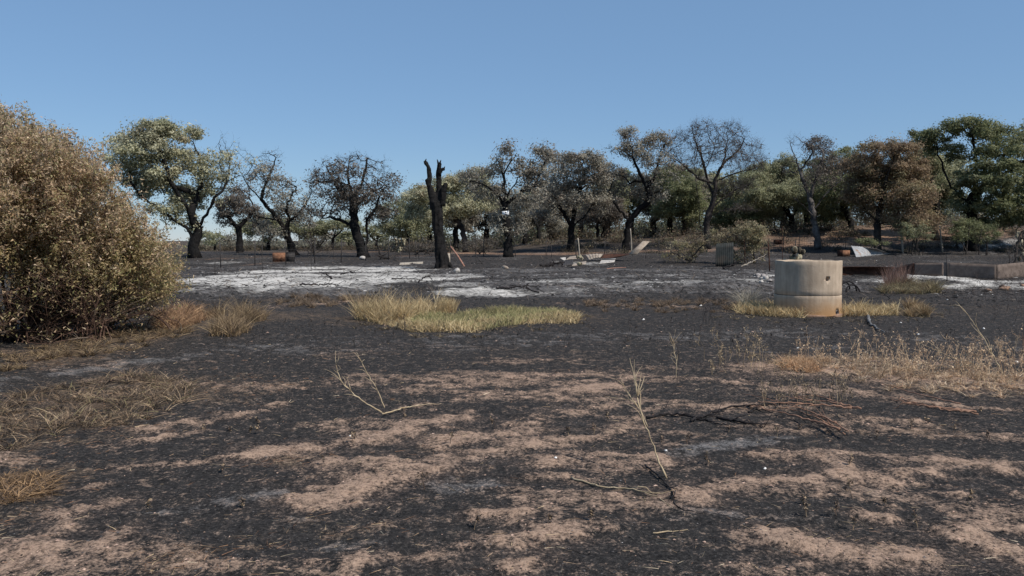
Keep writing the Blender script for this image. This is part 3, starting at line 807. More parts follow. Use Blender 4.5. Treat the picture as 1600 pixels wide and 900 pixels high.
make_tree('bare_oak', 'slim grey leafless tree with pale flared stems just beyond the concrete well', (1277, 389),
  [[(1277, 389), (1275, 362), (1271, 332), (1262, 300), (1250, 266), (1241, 243)], [(1284, 389), (1280, 365), (1272, 340)], [(1271, 327), (1290, 301), (1306, 282), (1313, 268)], [(1265, 310), (1276, 272), (1286, 240)], [(1274, 342), (1252, 322), (1236, 312)], [(1250, 266), (1262, 245), (1262, 225)]],
  [(1237, 222, 12, 16, 0), (1260, 232, 18, 16, .05), (1290, 224, 22, 13, .35), (1250, 258, 24, 18, .04), (1290, 252, 24, 18, .3), (1311, 270, 14, 13, .2), (1265, 280, 24, 16, .1), (1240, 311, 10, 7, 0)],
  .25, DARKBROWN, bark='grey_bark', twig_mat='twig', seed=10, twigs=2.4, att=1.8, jit=.26, twig_len=.6, group='leafless trees')
make_tree('holm_oak', 'shaded green oak set back between the V forked oak and the leafless tree', (1046, 362),
  [[(1046, 362), (1047, 340), (1050, 315)], [(1048, 325), (1070, 305)], [(1049, 318), (1035, 295)]], [(1048, 278, 30, 24, .9), (1076, 315, 26, 22, .8), (1045, 326, 28, 18, .8), (1060, 300, 30, 24, .8), (1078, 340, 18, 12, .6)], .28, GREEN, Y=86, seed=11)
make_tree('holm_oak', 'rounded pale green oak between the tall leafless tree and the slim grey one', (1238, 374),
  [[(1238, 374), (1240, 350), (1226, 322), (1215, 300)], [(1236, 342), (1250, 318)], [(1226, 322), (1195, 310), (1180, 308)]], [(1200, 278, 32, 26, .9), (1232, 262, 24, 22, .9), (1180, 308, 32, 18, .8), (1226, 306, 36, 20, .9), (1200, 332, 28, 13, .7), (1250, 290, 24, 24, .9), (1170, 285, 20, 18, .7)], .30, PALEGREEN, Y=84, seed=12, leaves=1.2)
make_tree('holm_oak', 'dull green oak filling the space behind the slim grey tree', (1328, 378),
  [[(1328, 378), (1330, 352), (1320, 325), (1304, 302)], [(1329, 350), (1345, 330)], [(1304, 302), (1290, 285)]], [(1290, 298, 36, 28, .9), (1318, 250, 22, 20, .9), (1300, 262, 24, 22, .8), (1300, 336, 28, 12, .7), (1325, 300, 24, 26, .8), (1270, 320, 22, 16, .7)], .27, GREEN, Y=80, seed=13, leaves=1.2)
make_tree('scorched_tree', 'large rounded tree scorched russet brown next to the big green oak', (1372, 386),
  [[(1372, 386), (1371, 352), (1376, 322)], [(1371, 350), (1350, 320), (1340, 290)], [(1376, 325), (1400, 300), (1415, 270)], [(1376, 322), (1375, 285), (1380, 250)]],
  [(1355, 236, 28, 16, 1), (1390, 234, 30, 16, 1), (1340, 260, 28, 22, 1), (1380, 268, 42, 26, 1), (1420, 268, 28, 26, 1), (1345, 300, 28, 22, .9), (1400, 308, 38, 24, 1), (1432, 318, 18, 26, 1), (1398, 345, 36, 16, .8), (1365, 330, 26, 16, .8), (1440, 345, 18, 16, .8)],
  .28, RUSSET, Y=66, bark='brown_bark', twig_mat='twig', seed=14, leaf=.14, leaves=1.2, jit=.25, group='trees at the orange bank')
make_tree('holm_oak', 'grey green oak squeezed between the russet tree and the big green oak', (1462, 378),
  [[(1462, 378), (1460, 345), (1466, 310)], [(1466, 312), (1440, 265)], [(1466, 310), (1482, 280)]], [(1432, 232, 16, 14, .9), (1464, 258, 24, 22, 1), (1480, 300, 34, 26, 1), (1450, 290, 24, 22, .9), (1466, 336, 26, 14, .8), (1440, 252, 20, 16, .9)], .28, PALEGREEN, Y=74, seed=15, leaves=1.3, group='trees at the orange bank')
make_tree('holm_oak', 'huge dense green oak, the tallest crown, beside the orange bank', (1518, 378),
  [[(1518, 378), (1516, 345), (1520, 305), (1528, 275)], [(1518, 325), (1490, 285), (1478, 240)], [(1520, 305), (1555, 275), (1585, 250)], [(1528, 275), (1520, 235), (1515, 212)], [(1540, 285), (1570, 310), (1600, 320)], [(1555, 275), (1565, 235), (1570, 215)]],
  [(1468, 208, 28, 16, .9), (1510, 198, 36, 15, 1), (1558, 202, 34, 14, 1), (1604, 206, 32, 16, 1), (1498, 234, 34, 20, 1), (1550, 238, 42, 24, 1), (1605, 250, 42, 28, 1), (1520, 278, 42, 28, 1), (1582, 290, 44, 28, 1), (1538, 320, 42, 20, 1), (1604, 330, 42, 22, 1), (1650, 280, 40, 40, 1), (1660, 230, 35, 30, 1), (1560, 345, 40, 14, .8)],
  .42, GREEN, Y=68, seed=16, leaves=.9, leaf=.175, step=.36, group='trees at the orange bank')
make_tree('holm_oak', 'greenish oak set back between the gnarled dark oak and the charred pronged trunk', (640, 384),
  [[(640, 384), (638, 365), (630, 345)], [(638, 362), (655, 345)]], [(622, 326, 18, 20, .9), (640, 345, 22, 18, .9), (605, 350, 22, 14, .8), (655, 362, 18, 12, .7), (598, 330, 16, 14, .7)], .22, PALEGREEN, Y=84, seed=17)
make_tree('holm_oak', 'low pale green oak far behind the leaning oak', (418, 390),
  [[(418, 390), (420, 376), (424, 362)], [(421, 372), (440, 358)]], [(420, 350, 26, 13, .9), (448, 355, 26, 13, .9), (395, 358, 20, 12, .8), (470, 362, 20, 12, .7)], .2, PALEGREEN, Y=92, seed=18)
make_tree('holm_oak', 'small green oak seen under the long low limb of the gnarled dark oak', (520, 388),
  [[(520, 388), (520, 374), (524, 362)], [(521, 372), (535, 360)]], [(500, 355, 18, 12, .8), (526, 352, 18, 10, .8), (548, 350, 14, 10, .8), (484, 362, 14, 12, .7)], .16, PALEGREEN, Y=94, seed=19)
make_tree('holm_oak', 'low brown oak set back between the narrow trunked oak and the V forked one', (935, 378),
  [[(935, 378), (934, 360), (932, 345)], [(933, 350), (945, 335)], [(940, 378), (944, 355), (950, 340)]], [(932, 330, 26, 18, .7), (955, 340, 20, 16, .7), (915, 345, 18, 14, .6), (960, 320, 18, 16, .6)], .16, DARKBROWN, Y=82, seed=20, twigs=1.5)
make_tree('holm_oak', 'dull olive oak set back between the board oak and the narrow trunked oak', (842, 380),
  [[(842, 380), (842, 362), (845, 345)], [(843, 355), (830, 340)]], [(845, 335, 26, 18, .8), (820, 345, 22, 16, .8), (866, 350, 20, 14, .7), (812, 322, 18, 14, .6)], .2, GREYBROWN, Y=84, seed=21)
make_tree('holm_oak', 'shaded green oak low behind the stems of the leafless tree', (1150, 372),
  [[(1150, 372), (1150, 355), (1148, 340)], [(1150, 350), (1165, 335)]], [(1145, 330, 24, 18, .8), (1170, 330, 22, 18, .8), (1155, 350, 28, 12, .7), (1130, 345, 16, 12, .7)], .22, GREEN, Y=84, seed=22)

for k, (px, py, w, h, Yk, pl, lb) in enumerate([
    (335, 388, 24, 22, 96, PALEGREEN, 'little pale tree on the skyline beside the broad pale oak'), (362, 388, 14, 18, 104, GREYBROWN, 'tiny grey tree on the skyline seen through the small dark oak'), (500, 389, 22, 26, 100, GREYBROWN, 'thin grey tree on the skyline under the gnarled oak limb'), (545, 388, 20, 24, 104, PALEGREEN, 'small pale tree on the skyline right behind the gnarled oak'),
    (588, 387, 24, 30, 98, PALEGREEN, 'small green tree on the skyline just past the gnarled oak'), (672, 382, 30, 46, 92, PALEGREEN, 'mid green oak showing behind the charred pronged trunk'), (760, 380, 34, 50, 94, GREYBROWN, 'dull oak crown behind the brush of the board oak'), (820, 376, 34, 48, 98, PALEGREEN, 'green oak far behind between the board oak and the narrow trunked one'),
    (905, 372, 34, 50, 98, GREYBROWN, 'grey brown oak far behind the narrow trunked one'), (985, 370, 34, 60, 98, GREEN, 'dark green oak far behind the V forked one'), (1020, 366, 30, 60, 94, GREYBROWN, 'grey oak crown far behind between the tilted board and the leafless tree'), (1105, 362, 34, 60, 100, PALEGREEN, 'pale green oak far behind the stems of the leafless tree'),
    (1190, 364, 34, 60, 96, GREEN, 'deep green oak far behind the rounded pale one'), (1262, 366, 34, 66, 94, GREEN, 'deep green oak far behind the slim grey tree'), (1320, 366, 34, 66, 94, PALEGREEN, 'pale oak far behind the dull green one'), (1400, 360, 40, 70, 92, GREEN, 'green oak far behind the russet tree'),
    (712, 382, 30, 52, 88, GREYBROWN, 'grey oak crown behind the leaning trunk past the charred prongs'), (862, 378, 30, 56, 90, GREYBROWN, 'ashen oak crown set far behind the narrow trunked oak, on its board side'), (948, 374, 30, 58, 90, PALEGREEN, 'olive oak crown closing the gap before the V forked oak'), (1072, 366, 28, 62, 90, GREYBROWN, 'ashen oak crown at the near side of the leafless tree'),
    (1140, 364, 28, 56, 92, PALEGREEN, 'olive oak crown at the far side of the leafless tree'), (1225, 366, 30, 62, 98, GREYBROWN, 'ashen oak crown above the rounded pale green oak'), (1450, 362, 36, 70, 96, PALEGREEN, 'olive oak crown behind the gap next to the big green oak')]):
    rr = np.random.default_rng(400 + k)
    if px > 640: w *= 1.3; h *= 1.42
    cl = [(px + rr.uniform(-.6, .6) * w, py - h * rr.uniform(.45, 1.0), w * rr.uniform(.45, .7), h * rr.uniform(.18, .30), rr.uniform(.7, 1)) for _ in range(9)]
    make_tree('far_oak', lb, (px, py), [[(px, py), (px + rr.uniform(-3, 3), py - h * .35), (px + rr.uniform(-6, 6), py - h * .6)], [(px, py - h * .35), (px - w * .4, py - h * .65)], [(px, py - h * .3), (px + w * .4, py - h * .6)]],
              cl, .05 + .0035 * h, pl, Y=Yk, seed=500 + k, step=.38, leaf=.24, leaves=.38, twigs=.9, group='oaks far behind')

# ------------------------------------------------------------------ scorched shrubs
def shrub(label, base, clumps, seed, palette=SCRUB, Y=None, leaf=.09, leaves=1.1, step=.17, stems=7, twigs=1.4, twig_mat='twig', bark='brown_bark', group='scorched shrubs', R=.05):
    rng = np.random.default_rng(seed)
    limbs = []
    for k in range(stems):
        c = clumps[k % len(clumps)]
        x0 = base[0] + rng.uniform(-.35, .35) * (max(q[0] for q in clumps) - min(q[0] for q in clumps) + 10)
        x1 = c[0] + rng.uniform(-.5, .5) * c[2]; y1 = c[1] + rng.uniform(-.2, .6) * c[3]
        limbs.append([(x0, base[1]), ((x0 * .6 + x1 * .4), base[1] * .5 + y1 * .5), (x1, y1)])
    return make_tree('shrub', label, base, limbs, clumps, R, palette, cat='shrub', group=group, Y=Y, bark=bark, twig_mat=twig_mat, step=step, leaf=leaf, leaves=leaves, twigs=twigs, seed=seed, tipr=.006, tuft=.12, twig_len=.32, jit=.25)

shrub('yellow brown scorched bush with the metal sheet standing against it', (1155, 412), [(1160, 362, 28, 18, .9), (1178, 378, 18, 18, .9), (1135, 368, 18, 16, .8), (1150, 395, 28, 14, .3), (1120, 372, 14, 14, .7), (1185, 398, 12, 12, .2)], 41)
shrub('low tawny scorched bush next to the standing metal sheet', (1070, 412), [(1062, 386, 20, 14, .9), (1088, 392, 18, 12, .8), (1045, 394, 12, 12, .8), (1070, 402, 26, 8, .4), (1095, 378, 12, 9, .7)], 42)
shrub('pale olive bush at the foot of the russet tree', (1432, 385), [(1430, 350, 20, 14, .9), (1445, 365, 16, 14, .8), (1415, 362, 14, 14, .8)], 43, PALEGREEN, Y=62)
shrub('dark shaded bush in front of the orange bank below the big green oak', (1525, 385), [(1520, 355, 22, 16, .9), (1545, 365, 22, 16, .9), (1500, 366, 14, 12, .8)], 44, GREEN, Y=63)
shrub('small flat bright green bush behind the rusty box', (1362, 388), [(1360, 377, 16, 5, 1.0), (1378, 380, 10, 5, .8)], 45, GREEN, Y=62, stems=5)
shrub('leafless grey brush leaning on the foot of the leaning oak', (482, 399), [(470, 380, 12, 16, .03), (495, 378, 12, 16, .03), (510, 385, 12, 10, .05), (480, 365, 10, 10, .03)], 46, DARKBROWN, twigs=2.4, stems=9, leaves=1)
shrub('brown brush low under the charred two pronged trunk', (660, 398), [(655, 385, 18, 8, .4), (680, 384, 18, 9, .4), (640, 388, 12, 7, .4)], 47, DARKBROWN, Y=66, twigs=2)
shrub('dry grey brush beside the trunk of the oak with the white board', (752, 396), [(750, 380, 18, 10, .3), (735, 384, 16, 9, .3), (770, 380, 14, 10, .3)], 48, DARKBROWN, Y=66, twigs=2.2)
shrub('burnt brush pile against the foot of the gnarled dark oak', (603, 405), [(600, 394, 14, 7, .02), (620, 398, 12, 6, .02), (588, 398, 8, 6, .02)], 49, DARKBROWN, twigs=3, stems=10, leaves=1)
shrub('dark twiggy bush at the far edge past the panels', (1592, 420), [(1590, 385, 14, 26, .25), (1610, 375, 20, 30, .3), (1575, 400, 10, 12, .05)], 50, DARKBROWN, Y=40, twigs=2.2, leaf=.04)

# undergrowth that reads as one brown band below the crowns
def undergrowth(name, label, spots, seed, palette, leaf=.17, n_leaf=180, n_twig=24):
    rng = np.random.default_rng(seed)
    LP = []; B = []; D = []; Ln = []
    for (x, y, r, h) in spots:
        z = float(hgt(x, y))
        u = rng.normal(0, .45, (n_leaf, 3)) * np.array([r, r, 0]); hh = h * np.abs(rng.normal(.45, .28, n_leaf))
        p = np.array([x, y, z]) + u; p[:, 2] += np.maximum(.05, hh * np.exp(-(u[:, 0] ** 2 + u[:, 1] ** 2) / (1.2 * r * r)))
        LP.append(p)
        b = np.array([x, y, z]) + rng.normal(0, .4, (n_twig, 3)) * np.array([r, r, 0]); B.append(b)
        d = rng.normal(0, .5, (n_twig, 3)); d[:, 2] = np.abs(d[:, 2]) + .7; D.append(d); Ln.append(h * rng.uniform(.4, 1.2, n_twig))
    LP = np.vstack(LP); B = np.vstack(B); D = np.vstack(D); Ln = np.concatenate(Ln)
    V, Fq = tri_leaves(LP, leaf, rng, .45, unit(rng.normal(0, 1, LP.shape)))
    tone = np.repeat(rng.uniform(.7, 1.25, (len(spots), 1)), n_leaf, axis=0)
    c1 = np.repeat(pal(len(LP), *palette, rng) * tone, 3, axis=0)
    V2, g3, g4, M, T = twig_cones(B, D, Ln, np.full(len(B), .010), rng)
    c2 = np.tile(np.array([[.06, .05, .045]]), (len(V2), 1))
    return tag(mesh_np(name, np.vstack([V, V2]), [np.vstack([Fq, g3 + len(V)]), g4 + len(V)], 'leaf', None, col=np.vstack([c1, c2])), label, 'undergrowth', kind='stuff')

rg = np.random.default_rng(5)
sp = []
for k in range(170):
    px = rg.uniform(620, 1640); Yk = rg.uniform(76, 100)
    x = (px - 800) / F * Yk
    sp.append((x, Yk, rg.uniform(.8, 1.7), rg.uniform(.7, 1.5) + 1.1 * (Yk > 86)))
undergrowth('undergrowth', 'brown and grey scorched scrub in a band under the far trees', sp, 71, ([(0.1950, 0.1560, 0.1105), (0.1430, 0.1235, 0.0975), (0.2210, 0.2080, 0.1170), (0.2340, 0.1625, 0.1105)], [4, 3, 2, 2]))
sp = []
for k in range(75):
    px = rg.uniform(880, 1640); Yk = rg.uniform(66, 80)
    sp.append(((px - 800) / F * Yk, Yk, rg.uniform(.5, 1.2), rg.uniform(.25, .8)))
undergrowth('singed_scrub', 'low singed scrub dotted over the bare slope in front of the far wood', sp, 75, ([(.17, .14, .09), (.12, .10, .075), (.20, .17, .10), (.06, .05, .045)], [4, 3, 2, 3]), leaf=.12, n_leaf=150, n_twig=36)
sp = []
for k in range(120):
    px = rg.uniform(625, 1660); Yk = rg.uniform(104, 124)
    sp.append(((px - 800) / F * Yk, Yk, rg.uniform(1.6, 2.8), rg.uniform(3.0, 5.2) if px > 900 else rg.uniform(2.4, 4.2)))
undergrowth('far_wood', 'grey green mass of far trees closing the view under the oaks', sp, 73, ([(0.1690, 0.1820, 0.1105), (0.2080, 0.1950, 0.1300), (0.1300, 0.1365, 0.0910), (0.1950, 0.1560, 0.1105)], [4, 3, 3, 2]), leaf=.36, n_leaf=300, n_twig=10)
sp = []
for k in range(40):
    px = rg.uniform(300, 640); Yk = rg.uniform(112, 128)
    sp.append(((px - 800) / F * Yk, Yk, rg.uniform(1.2, 2.2), rg.uniform(1.2, 2.6)))
undergrowth('far_bushes', 'pale grey line of far bushes on the skyline beyond the leaning oak', sp, 74, ([(0.2600, 0.2470, 0.1820), (0.1950, 0.1820, 0.1430), (0.2340, 0.2210, 0.1430)], [4, 3, 3]), leaf=.28, n_leaf=200, n_twig=14)
sp = []
for k in range(55):
    px = rg.uniform(300, 620); Yk = rg.uniform(88, 108)
    x = (px - 800) / F * Yk
    sp.append((x, Yk, rg.uniform(.6, 1.4), rg.uniform(.3, .9)))
undergrowth('dry_scrub', 'low dry brown scrub along the skyline behind the leaning oak', sp, 72, ([(.16, .12, .08), (.11, .085, .06), (.14, .13, .08)], [4, 3, 2]), n_leaf=150, n_twig=30)

# ------------------------------------------------------------------ the big scorched shrub close by
def big_shrub():
    rng = np.random.default_rng(77)
    poly = np.array([(-170, 126), (-60, 140), (0, 164), (55, 186), (100, 202), (132, 232), (172, 280), (208, 322), (248, 362), (276, 405), (292, 436), (290, 470), (255, 495), (180, 512), (90, 535), (-170, 560)], float)
    def inside(p):
        x, y = p; c = False
        for k in range(len(poly)):
            (x1, y1), (x2, y2) = poly[k], poly[k - 1]
            if (y1 > y) != (y2 > y) and x < (x2 - x1) * (y - y1) / (y2 - y1) + x1: c = not c
        return c
    root_p = on(-8.2, 12.4)
    top = thing('scorched_shrub', 'tall scorched shrub with brown and olive withered leaves and many reddish stems', 'shrub', root_p)
    P0 = np.array([-9.6, 10.6]); P1 = np.array([-7.2, 14.6])
    feet = np.array([P0 + (P1 - P0) * q + rng.normal(0, .45, 2) for q in np.linspace(0, 1, 11)])
    mb = MB(); shoots_b = []; shoots_d = []; shoots_l = []; dens = []; tints = []
    n = 0
    while n < 420:
        low_stem = n >= 300                       # leafless tangle at the foot
        px = 305 - 475 * rng.random() ** 1.35; py = rng.uniform(108, 560)
        if rng.random() < .35:                   # shoots that make the outer edge
            e = rng.uniform(1, 10.99); a_, b_ = poly[int(e)], poly[int(e) + 1]; q_ = a_ + (b_ - a_) * (e - int(e))
            px, py = q_ + (np.array([60, 420]) - q_) * rng.uniform(.03, .14)
        if low_stem: px = rng.uniform(-170, 296); py = rng.uniform(415, 548)
        if not inside((px, py)): continue
        # keep the targets mostly near the outer shell
        f = np.clip((px + 170) / 470, 0, 1)
        dc = 11.2 * (1 - f) + 15.2 * f; th = 2.1 * (1 - .55 * f)
        Yt = dc + rng.uniform(-1, 1) * th
        T = W(px, py, Yt)
        if T[2] < .15: continue
        ft = np.argsort(((feet - T[:2]) ** 2).sum(1))[rng.integers(0, 4)]
        rt = feet[ft] + rng.normal(0, .5 if low_stem else .10, 2)
        B = on(*rt)
        mid = B * .45 + T * .55; mid[2] = B[2] + (T[2] - B[2]) * rng.uniform(.5, .72); mid[:2] += rng.normal(0, .22, 2)
        pts = spline(np.array([B - [0, 0, .05], B * .75 + mid * .25 + [0, 0, .12], mid, T]), .16)
        pts[1:] += np.cumsum(rng.normal(0, .014, (len(pts) - 1, 3)), axis=0)
        L = np.linalg.norm(np.diff(pts, axis=0), axis=1).sum()
        r0 = .006 + .0035 * L * rng.uniform(.7, 1.4)
        mb.tube(pts, np.linspace(r0, .003, len(pts)), 5 if r0 > .012 else 4, cap=False)
        m = int(5 + L * 5.0)
        ts = np.sort(rng.uniform(.30, 1.0, m)); ii = np.clip((ts * (len(pts) - 1)).astype(int), 0, len(pts) - 2)
        tan = unit(pts[ii + 1] - pts[ii])
        d = tan * .55 + rng.normal(0, .65, (m, 3)); d[:, 2] += .28
        shoots_b.append(pts[ii]); shoots_d.append(d); shoots_l.append(rng.uniform(.18, .55, m)); 
        # few leaves are left low down
        zz = pts[ii][:, 2]
        dens.append(np.clip((zz - (1.2 - .85 * f)) / 1.0, .05, 1.0) * (.22 if low_stem else 1)); tints.append(np.full(m, rng.uniform(0, 1)))
        n += 1
    mb.build('stems', 'red_stem', top, smooth=True, origin=root_p)['kind'] = 'stuff'
    B = np.vstack(shoots_b); D = unit(np.vstack(shoots_d)); Ln = np.concatenate(shoots_l); de = np.concatenate(dens); ti = np.concatenate(tints)
    V, f3, f4, M, T = twig_cones(B, D, Ln, np.full(len(B), .0032), rng, .25)
    mesh_np('twigs', V - root_p, [f3, f4], 'red_stem', top)['kind'] = 'stuff'
    nl = rng.poisson(84 * de * rng.uniform(.35, 1.5, len(de)))
    li = np.repeat(np.arange(len(B)), nl); t = rng.uniform(.1, 1.05, len(li))[:, None]
    LP = np.where(t < .5, B[li] + (M[li] - B[li]) * t * 2, M[li] + (T[li] - M[li]) * (t - .5) * 2) + rng.normal(0, .042, (len(li), 3))
    V, Fq = tri_leaves(LP, .052, rng, .2, unit(rng.normal(0, 1, LP.shape)), .62)
    c = pal(len(LP), [(.56, .40, .26), (.45, .335, .20), (.68, .54, .38), (.36, .32, .165), (.23, .155, .10)], [4, 4, 1.8, 3.2, 2], rng, .25)
    # whole branches are greener or browner than others; olive leaves survive lower down
    low = 1 - ss(.9, 2.4, LP[:, 2])
    g = (np.clip(ti[li] * .6 + low * .55 + rng.normal(0, .15, len(li)), 0, 1) > .68)[:, None]
    c = np.where(g, c * np.array([.82, .86, .70]), c)
    mesh_np('foliage', V - root_p, [Fq], 'leaf', top, col=np.repeat(c, 3, axis=0))['kind'] = 'stuff'
big_shrub()

# ------------------------------------------------------------------ the charred two pronged trunk
def remeshed(name, mb, mat, parent, origin, voxel, disp, seed):
    """fuses overlapping tubes into one continuous skin and roughens it"""
    V = np.vstack(mb.v) - origin
    tmp = mesh_np('tmp', V, [np.vstack(f) for f in (mb.f3, mb.f4) if f])
    md = tmp.modifiers.new('r', 'REMESH'); md.mode = 'VOXEL'; md.voxel_size = voxel
    dg = bpy.context.evaluated_depsgraph_get()
    me = bpy.data.meshes.new_from_object(tmp.evaluated_get(dg))
    bpy.data.objects.remove(tmp)
    n = len(me.vertices); co = np.zeros(n * 3, np.float32); me.vertices.foreach_get('co', co); co = co.reshape(-1, 3)
    no = np.zeros(n * 3, np.float32); me.vertices.foreach_get('normal', no); no = no.reshape(-1, 3)
    a = np.arctan2(co[:, 1], co[:, 0])
    d = fbm(a * 2.2 + co[:, 0] * 5, co[:, 2] * 1.3 + co[:, 1] * 3, seed, 4) - .5
    co = co + no * (disp * 2 * d)[:, None]
    me.vertices.foreach_set('co', co.ravel().astype(np.float32)); me.update()
    me.polygons.foreach_set('use_smooth', np.ones(len(me.polygons), bool))
    me.materials.clear(); me.materials.append(MATS[mat])
    o = bpy.data.objects.new(name, me); COL.objects.link(o); o.parent = parent
    return o

def charred_trunk():
    b = G(691, 419); Y = b[1]; mp = Y / F
    off = W(691, 419, Y)
    wp = lambda x, y, dy=0: W(x, y, Y) - off + b + np.array([0, dy, 0])
    t = thing('charred_trunk', 'charred bare trunk ending in two broken upright prongs, edge of the white ash', 'dead tree', b)
    mb = MB()
    def tb(pts, rs, dy=0):
        P = spline(np.array([wp(x, y, dy * k / len(pts)) for k, (x, y) in enumerate(pts)]), .22)
        R = np.interp(np.linspace(0, 1, len(P)), np.linspace(0, 1, len(rs)), np.array(rs) * mp * .86)
        mb.tube(P, R, 12, jit=.06)
    tb([(692, 422), (691, 408), (688, 390), (685, 365), (683, 340), (682, 316)], [15, 11, 9, 9, 10.5, 10])
    tb([(678, 325), (675, 305), (671, 288), (667, 280)], [7.5, 6.5, 5.5, 3.5])
    tb([(672, 295), (672, 275), (670, 262), (665, 253)], [4.2, 3.4, 3.2, 3.8])
    tb([(666, 256), (662, 251)], [3.6, 2.2])
    tb([(684, 322), (686, 295), (685, 272), (686, 254)], [7.5, 5.6, 5.0, 3.6], .3)
    tb([(686, 272), (690, 264), (694, 264)], [3.6, 3, 2.0])
    tb([(689, 320), (692, 302), (696, 286)], [7.0, 5.5, 3.0], -.3)
    tb([(693, 415), (702, 420), (706, 426)], [7, 4.5, 2.0]); tb([(688, 414), (680, 421), (677, 425)], [6, 3.5, 2.0]); tb([(694, 410), (703, 413), (709, 420)], [5, 4, 2], -.5)
    remeshed('trunk', mb, 'char_bark', t, b, .055, .10, 7)
    for k, (pts) in enumerate(([(664, 254), (666, 248)], [(685, 256), (683, 249)], [(687, 256), (689, 250)], [(693, 266), (695, 260)])):
        m = MB(); P = np.array([wp(*q) for q in pts]); m.tube(P, [2.0 * mp, .5 * mp], 5); m.build('splinter', 'char_bark', t, origin=b)
charred_trunk()

# white board hung on the oak
pb = G(795, 402)
bo = W(790, 333, pb[1] - .75)
m = MB()
m.box(bo, (.47, .02, .29), rz=-.05, ry=-.06)
bt = thing('notice_board', 'white board fixed to the twig covered oak trunk', 'sign', bo)
board_part = m.build('board', 'white_paint', bt, origin=bo)
m = MB(); m.box(bo + [.015, -.014, .05], (.10, .008, .07), ry=.2); m.build('dark_mark', 'burnt_metal', board_part, origin=bo)
m = MB(); m.box(bo + [.04, -.014, -.09], (.14, .008, .055), ry=-.1); m.build('dark_mark', 'burnt_metal', board_part, origin=bo)
m = MB(); m.tube(np.array([bo + [0, .01, .02], bo + [0.05, .75, .05]]), .03, 6); m.build('nail_bar', 'burnt_metal', bt, origin=bo)

# ------------------------------------------------------------------ the concrete well
def ring_mesh(r0, r1, z0, z1, n=72, chips=0.0, seed=1, rows=8):
    rng = np.random.default_rng(seed)
    th = np.arange(n) * 2 * math.pi / n
    V = []; F4 = []
    zs = np.linspace(z0, z1, rows)
    chip_t = np.maximum(0, fbm(th * 3, th * 0 + 2, seed, 4) - .52) * chips
    chip_t = chip_t * np.where(np.arange(n) > n - 3, 0, 1)
    def loop(r, z): 
        s = len(V)
        for k in range(n): V.append((r[k] * math.cos(th[k]), r[k] * math.sin(th[k]), z[k]))
        return s
    loops = []
    R1 = np.full(n, r1); R0 = np.full(n, r0)
    for i, z in enumerate(zs):
        edge = .006 if i in (0, rows - 1) else 0
        zz = np.full(n, z) - (chip_t if i == rows - 1 else 0)
        loops.append(loop(R1 - edge, zz))
        if i == 0: loops.append(loop(R1, np.full(n, z + .006)))
        if i == rows - 2: loops.append(loop(R1, np.full(n, z1 - .012) - chip_t))
    loops.append(loop(R0 + .006, np.full(n, z1) - chip_t)); loops.append(loop(R0, np.full(n, z0)))
    loops.append(loops[0])
    for a, c in zip(loops[:-1], loops[1:]):
        for k in range(n):
            F4.append((a + k, a + (k + 1) % n, c + (k + 1) % n, c + k))
    return np.array(V), np.array(F4)

def bored(name, V, F4, holes, mat, parent, loc):
    """a ring with round holes bored through its wall"""
    a = mesh_np('tmp', V, [F4])
    cut = []
    for (ang_, z, r) in holes:
        mb = MB(); d = np.array([math.cos(ang_), math.sin(ang_), 0])
        mb.tube(np.array([d * .45 + [0, 0, z], d * 1.0 + [0, 0, z]]), r, 14, jit=.06)
        c = mb.build('cut', None); cut.append(c)
        md = a.modifiers.new('b', 'BOOLEAN'); md.operation = 'DIFFERENCE'; md.object = c; md.solver = 'EXACT'
    bpy.context.view_layer.update()
    me = bpy.data.meshes.new_from_object(a.evaluated_get(bpy.context.evaluated_depsgraph_get()))
    for c in cut: bpy.data.objects.remove(c)
    bpy.data.objects.remove(a)
    me.materials.clear(); me.materials.append(MATS[mat])
    o = bpy.data.objects.new(name, me); COL.objects.link(o); o.parent = parent
    return o

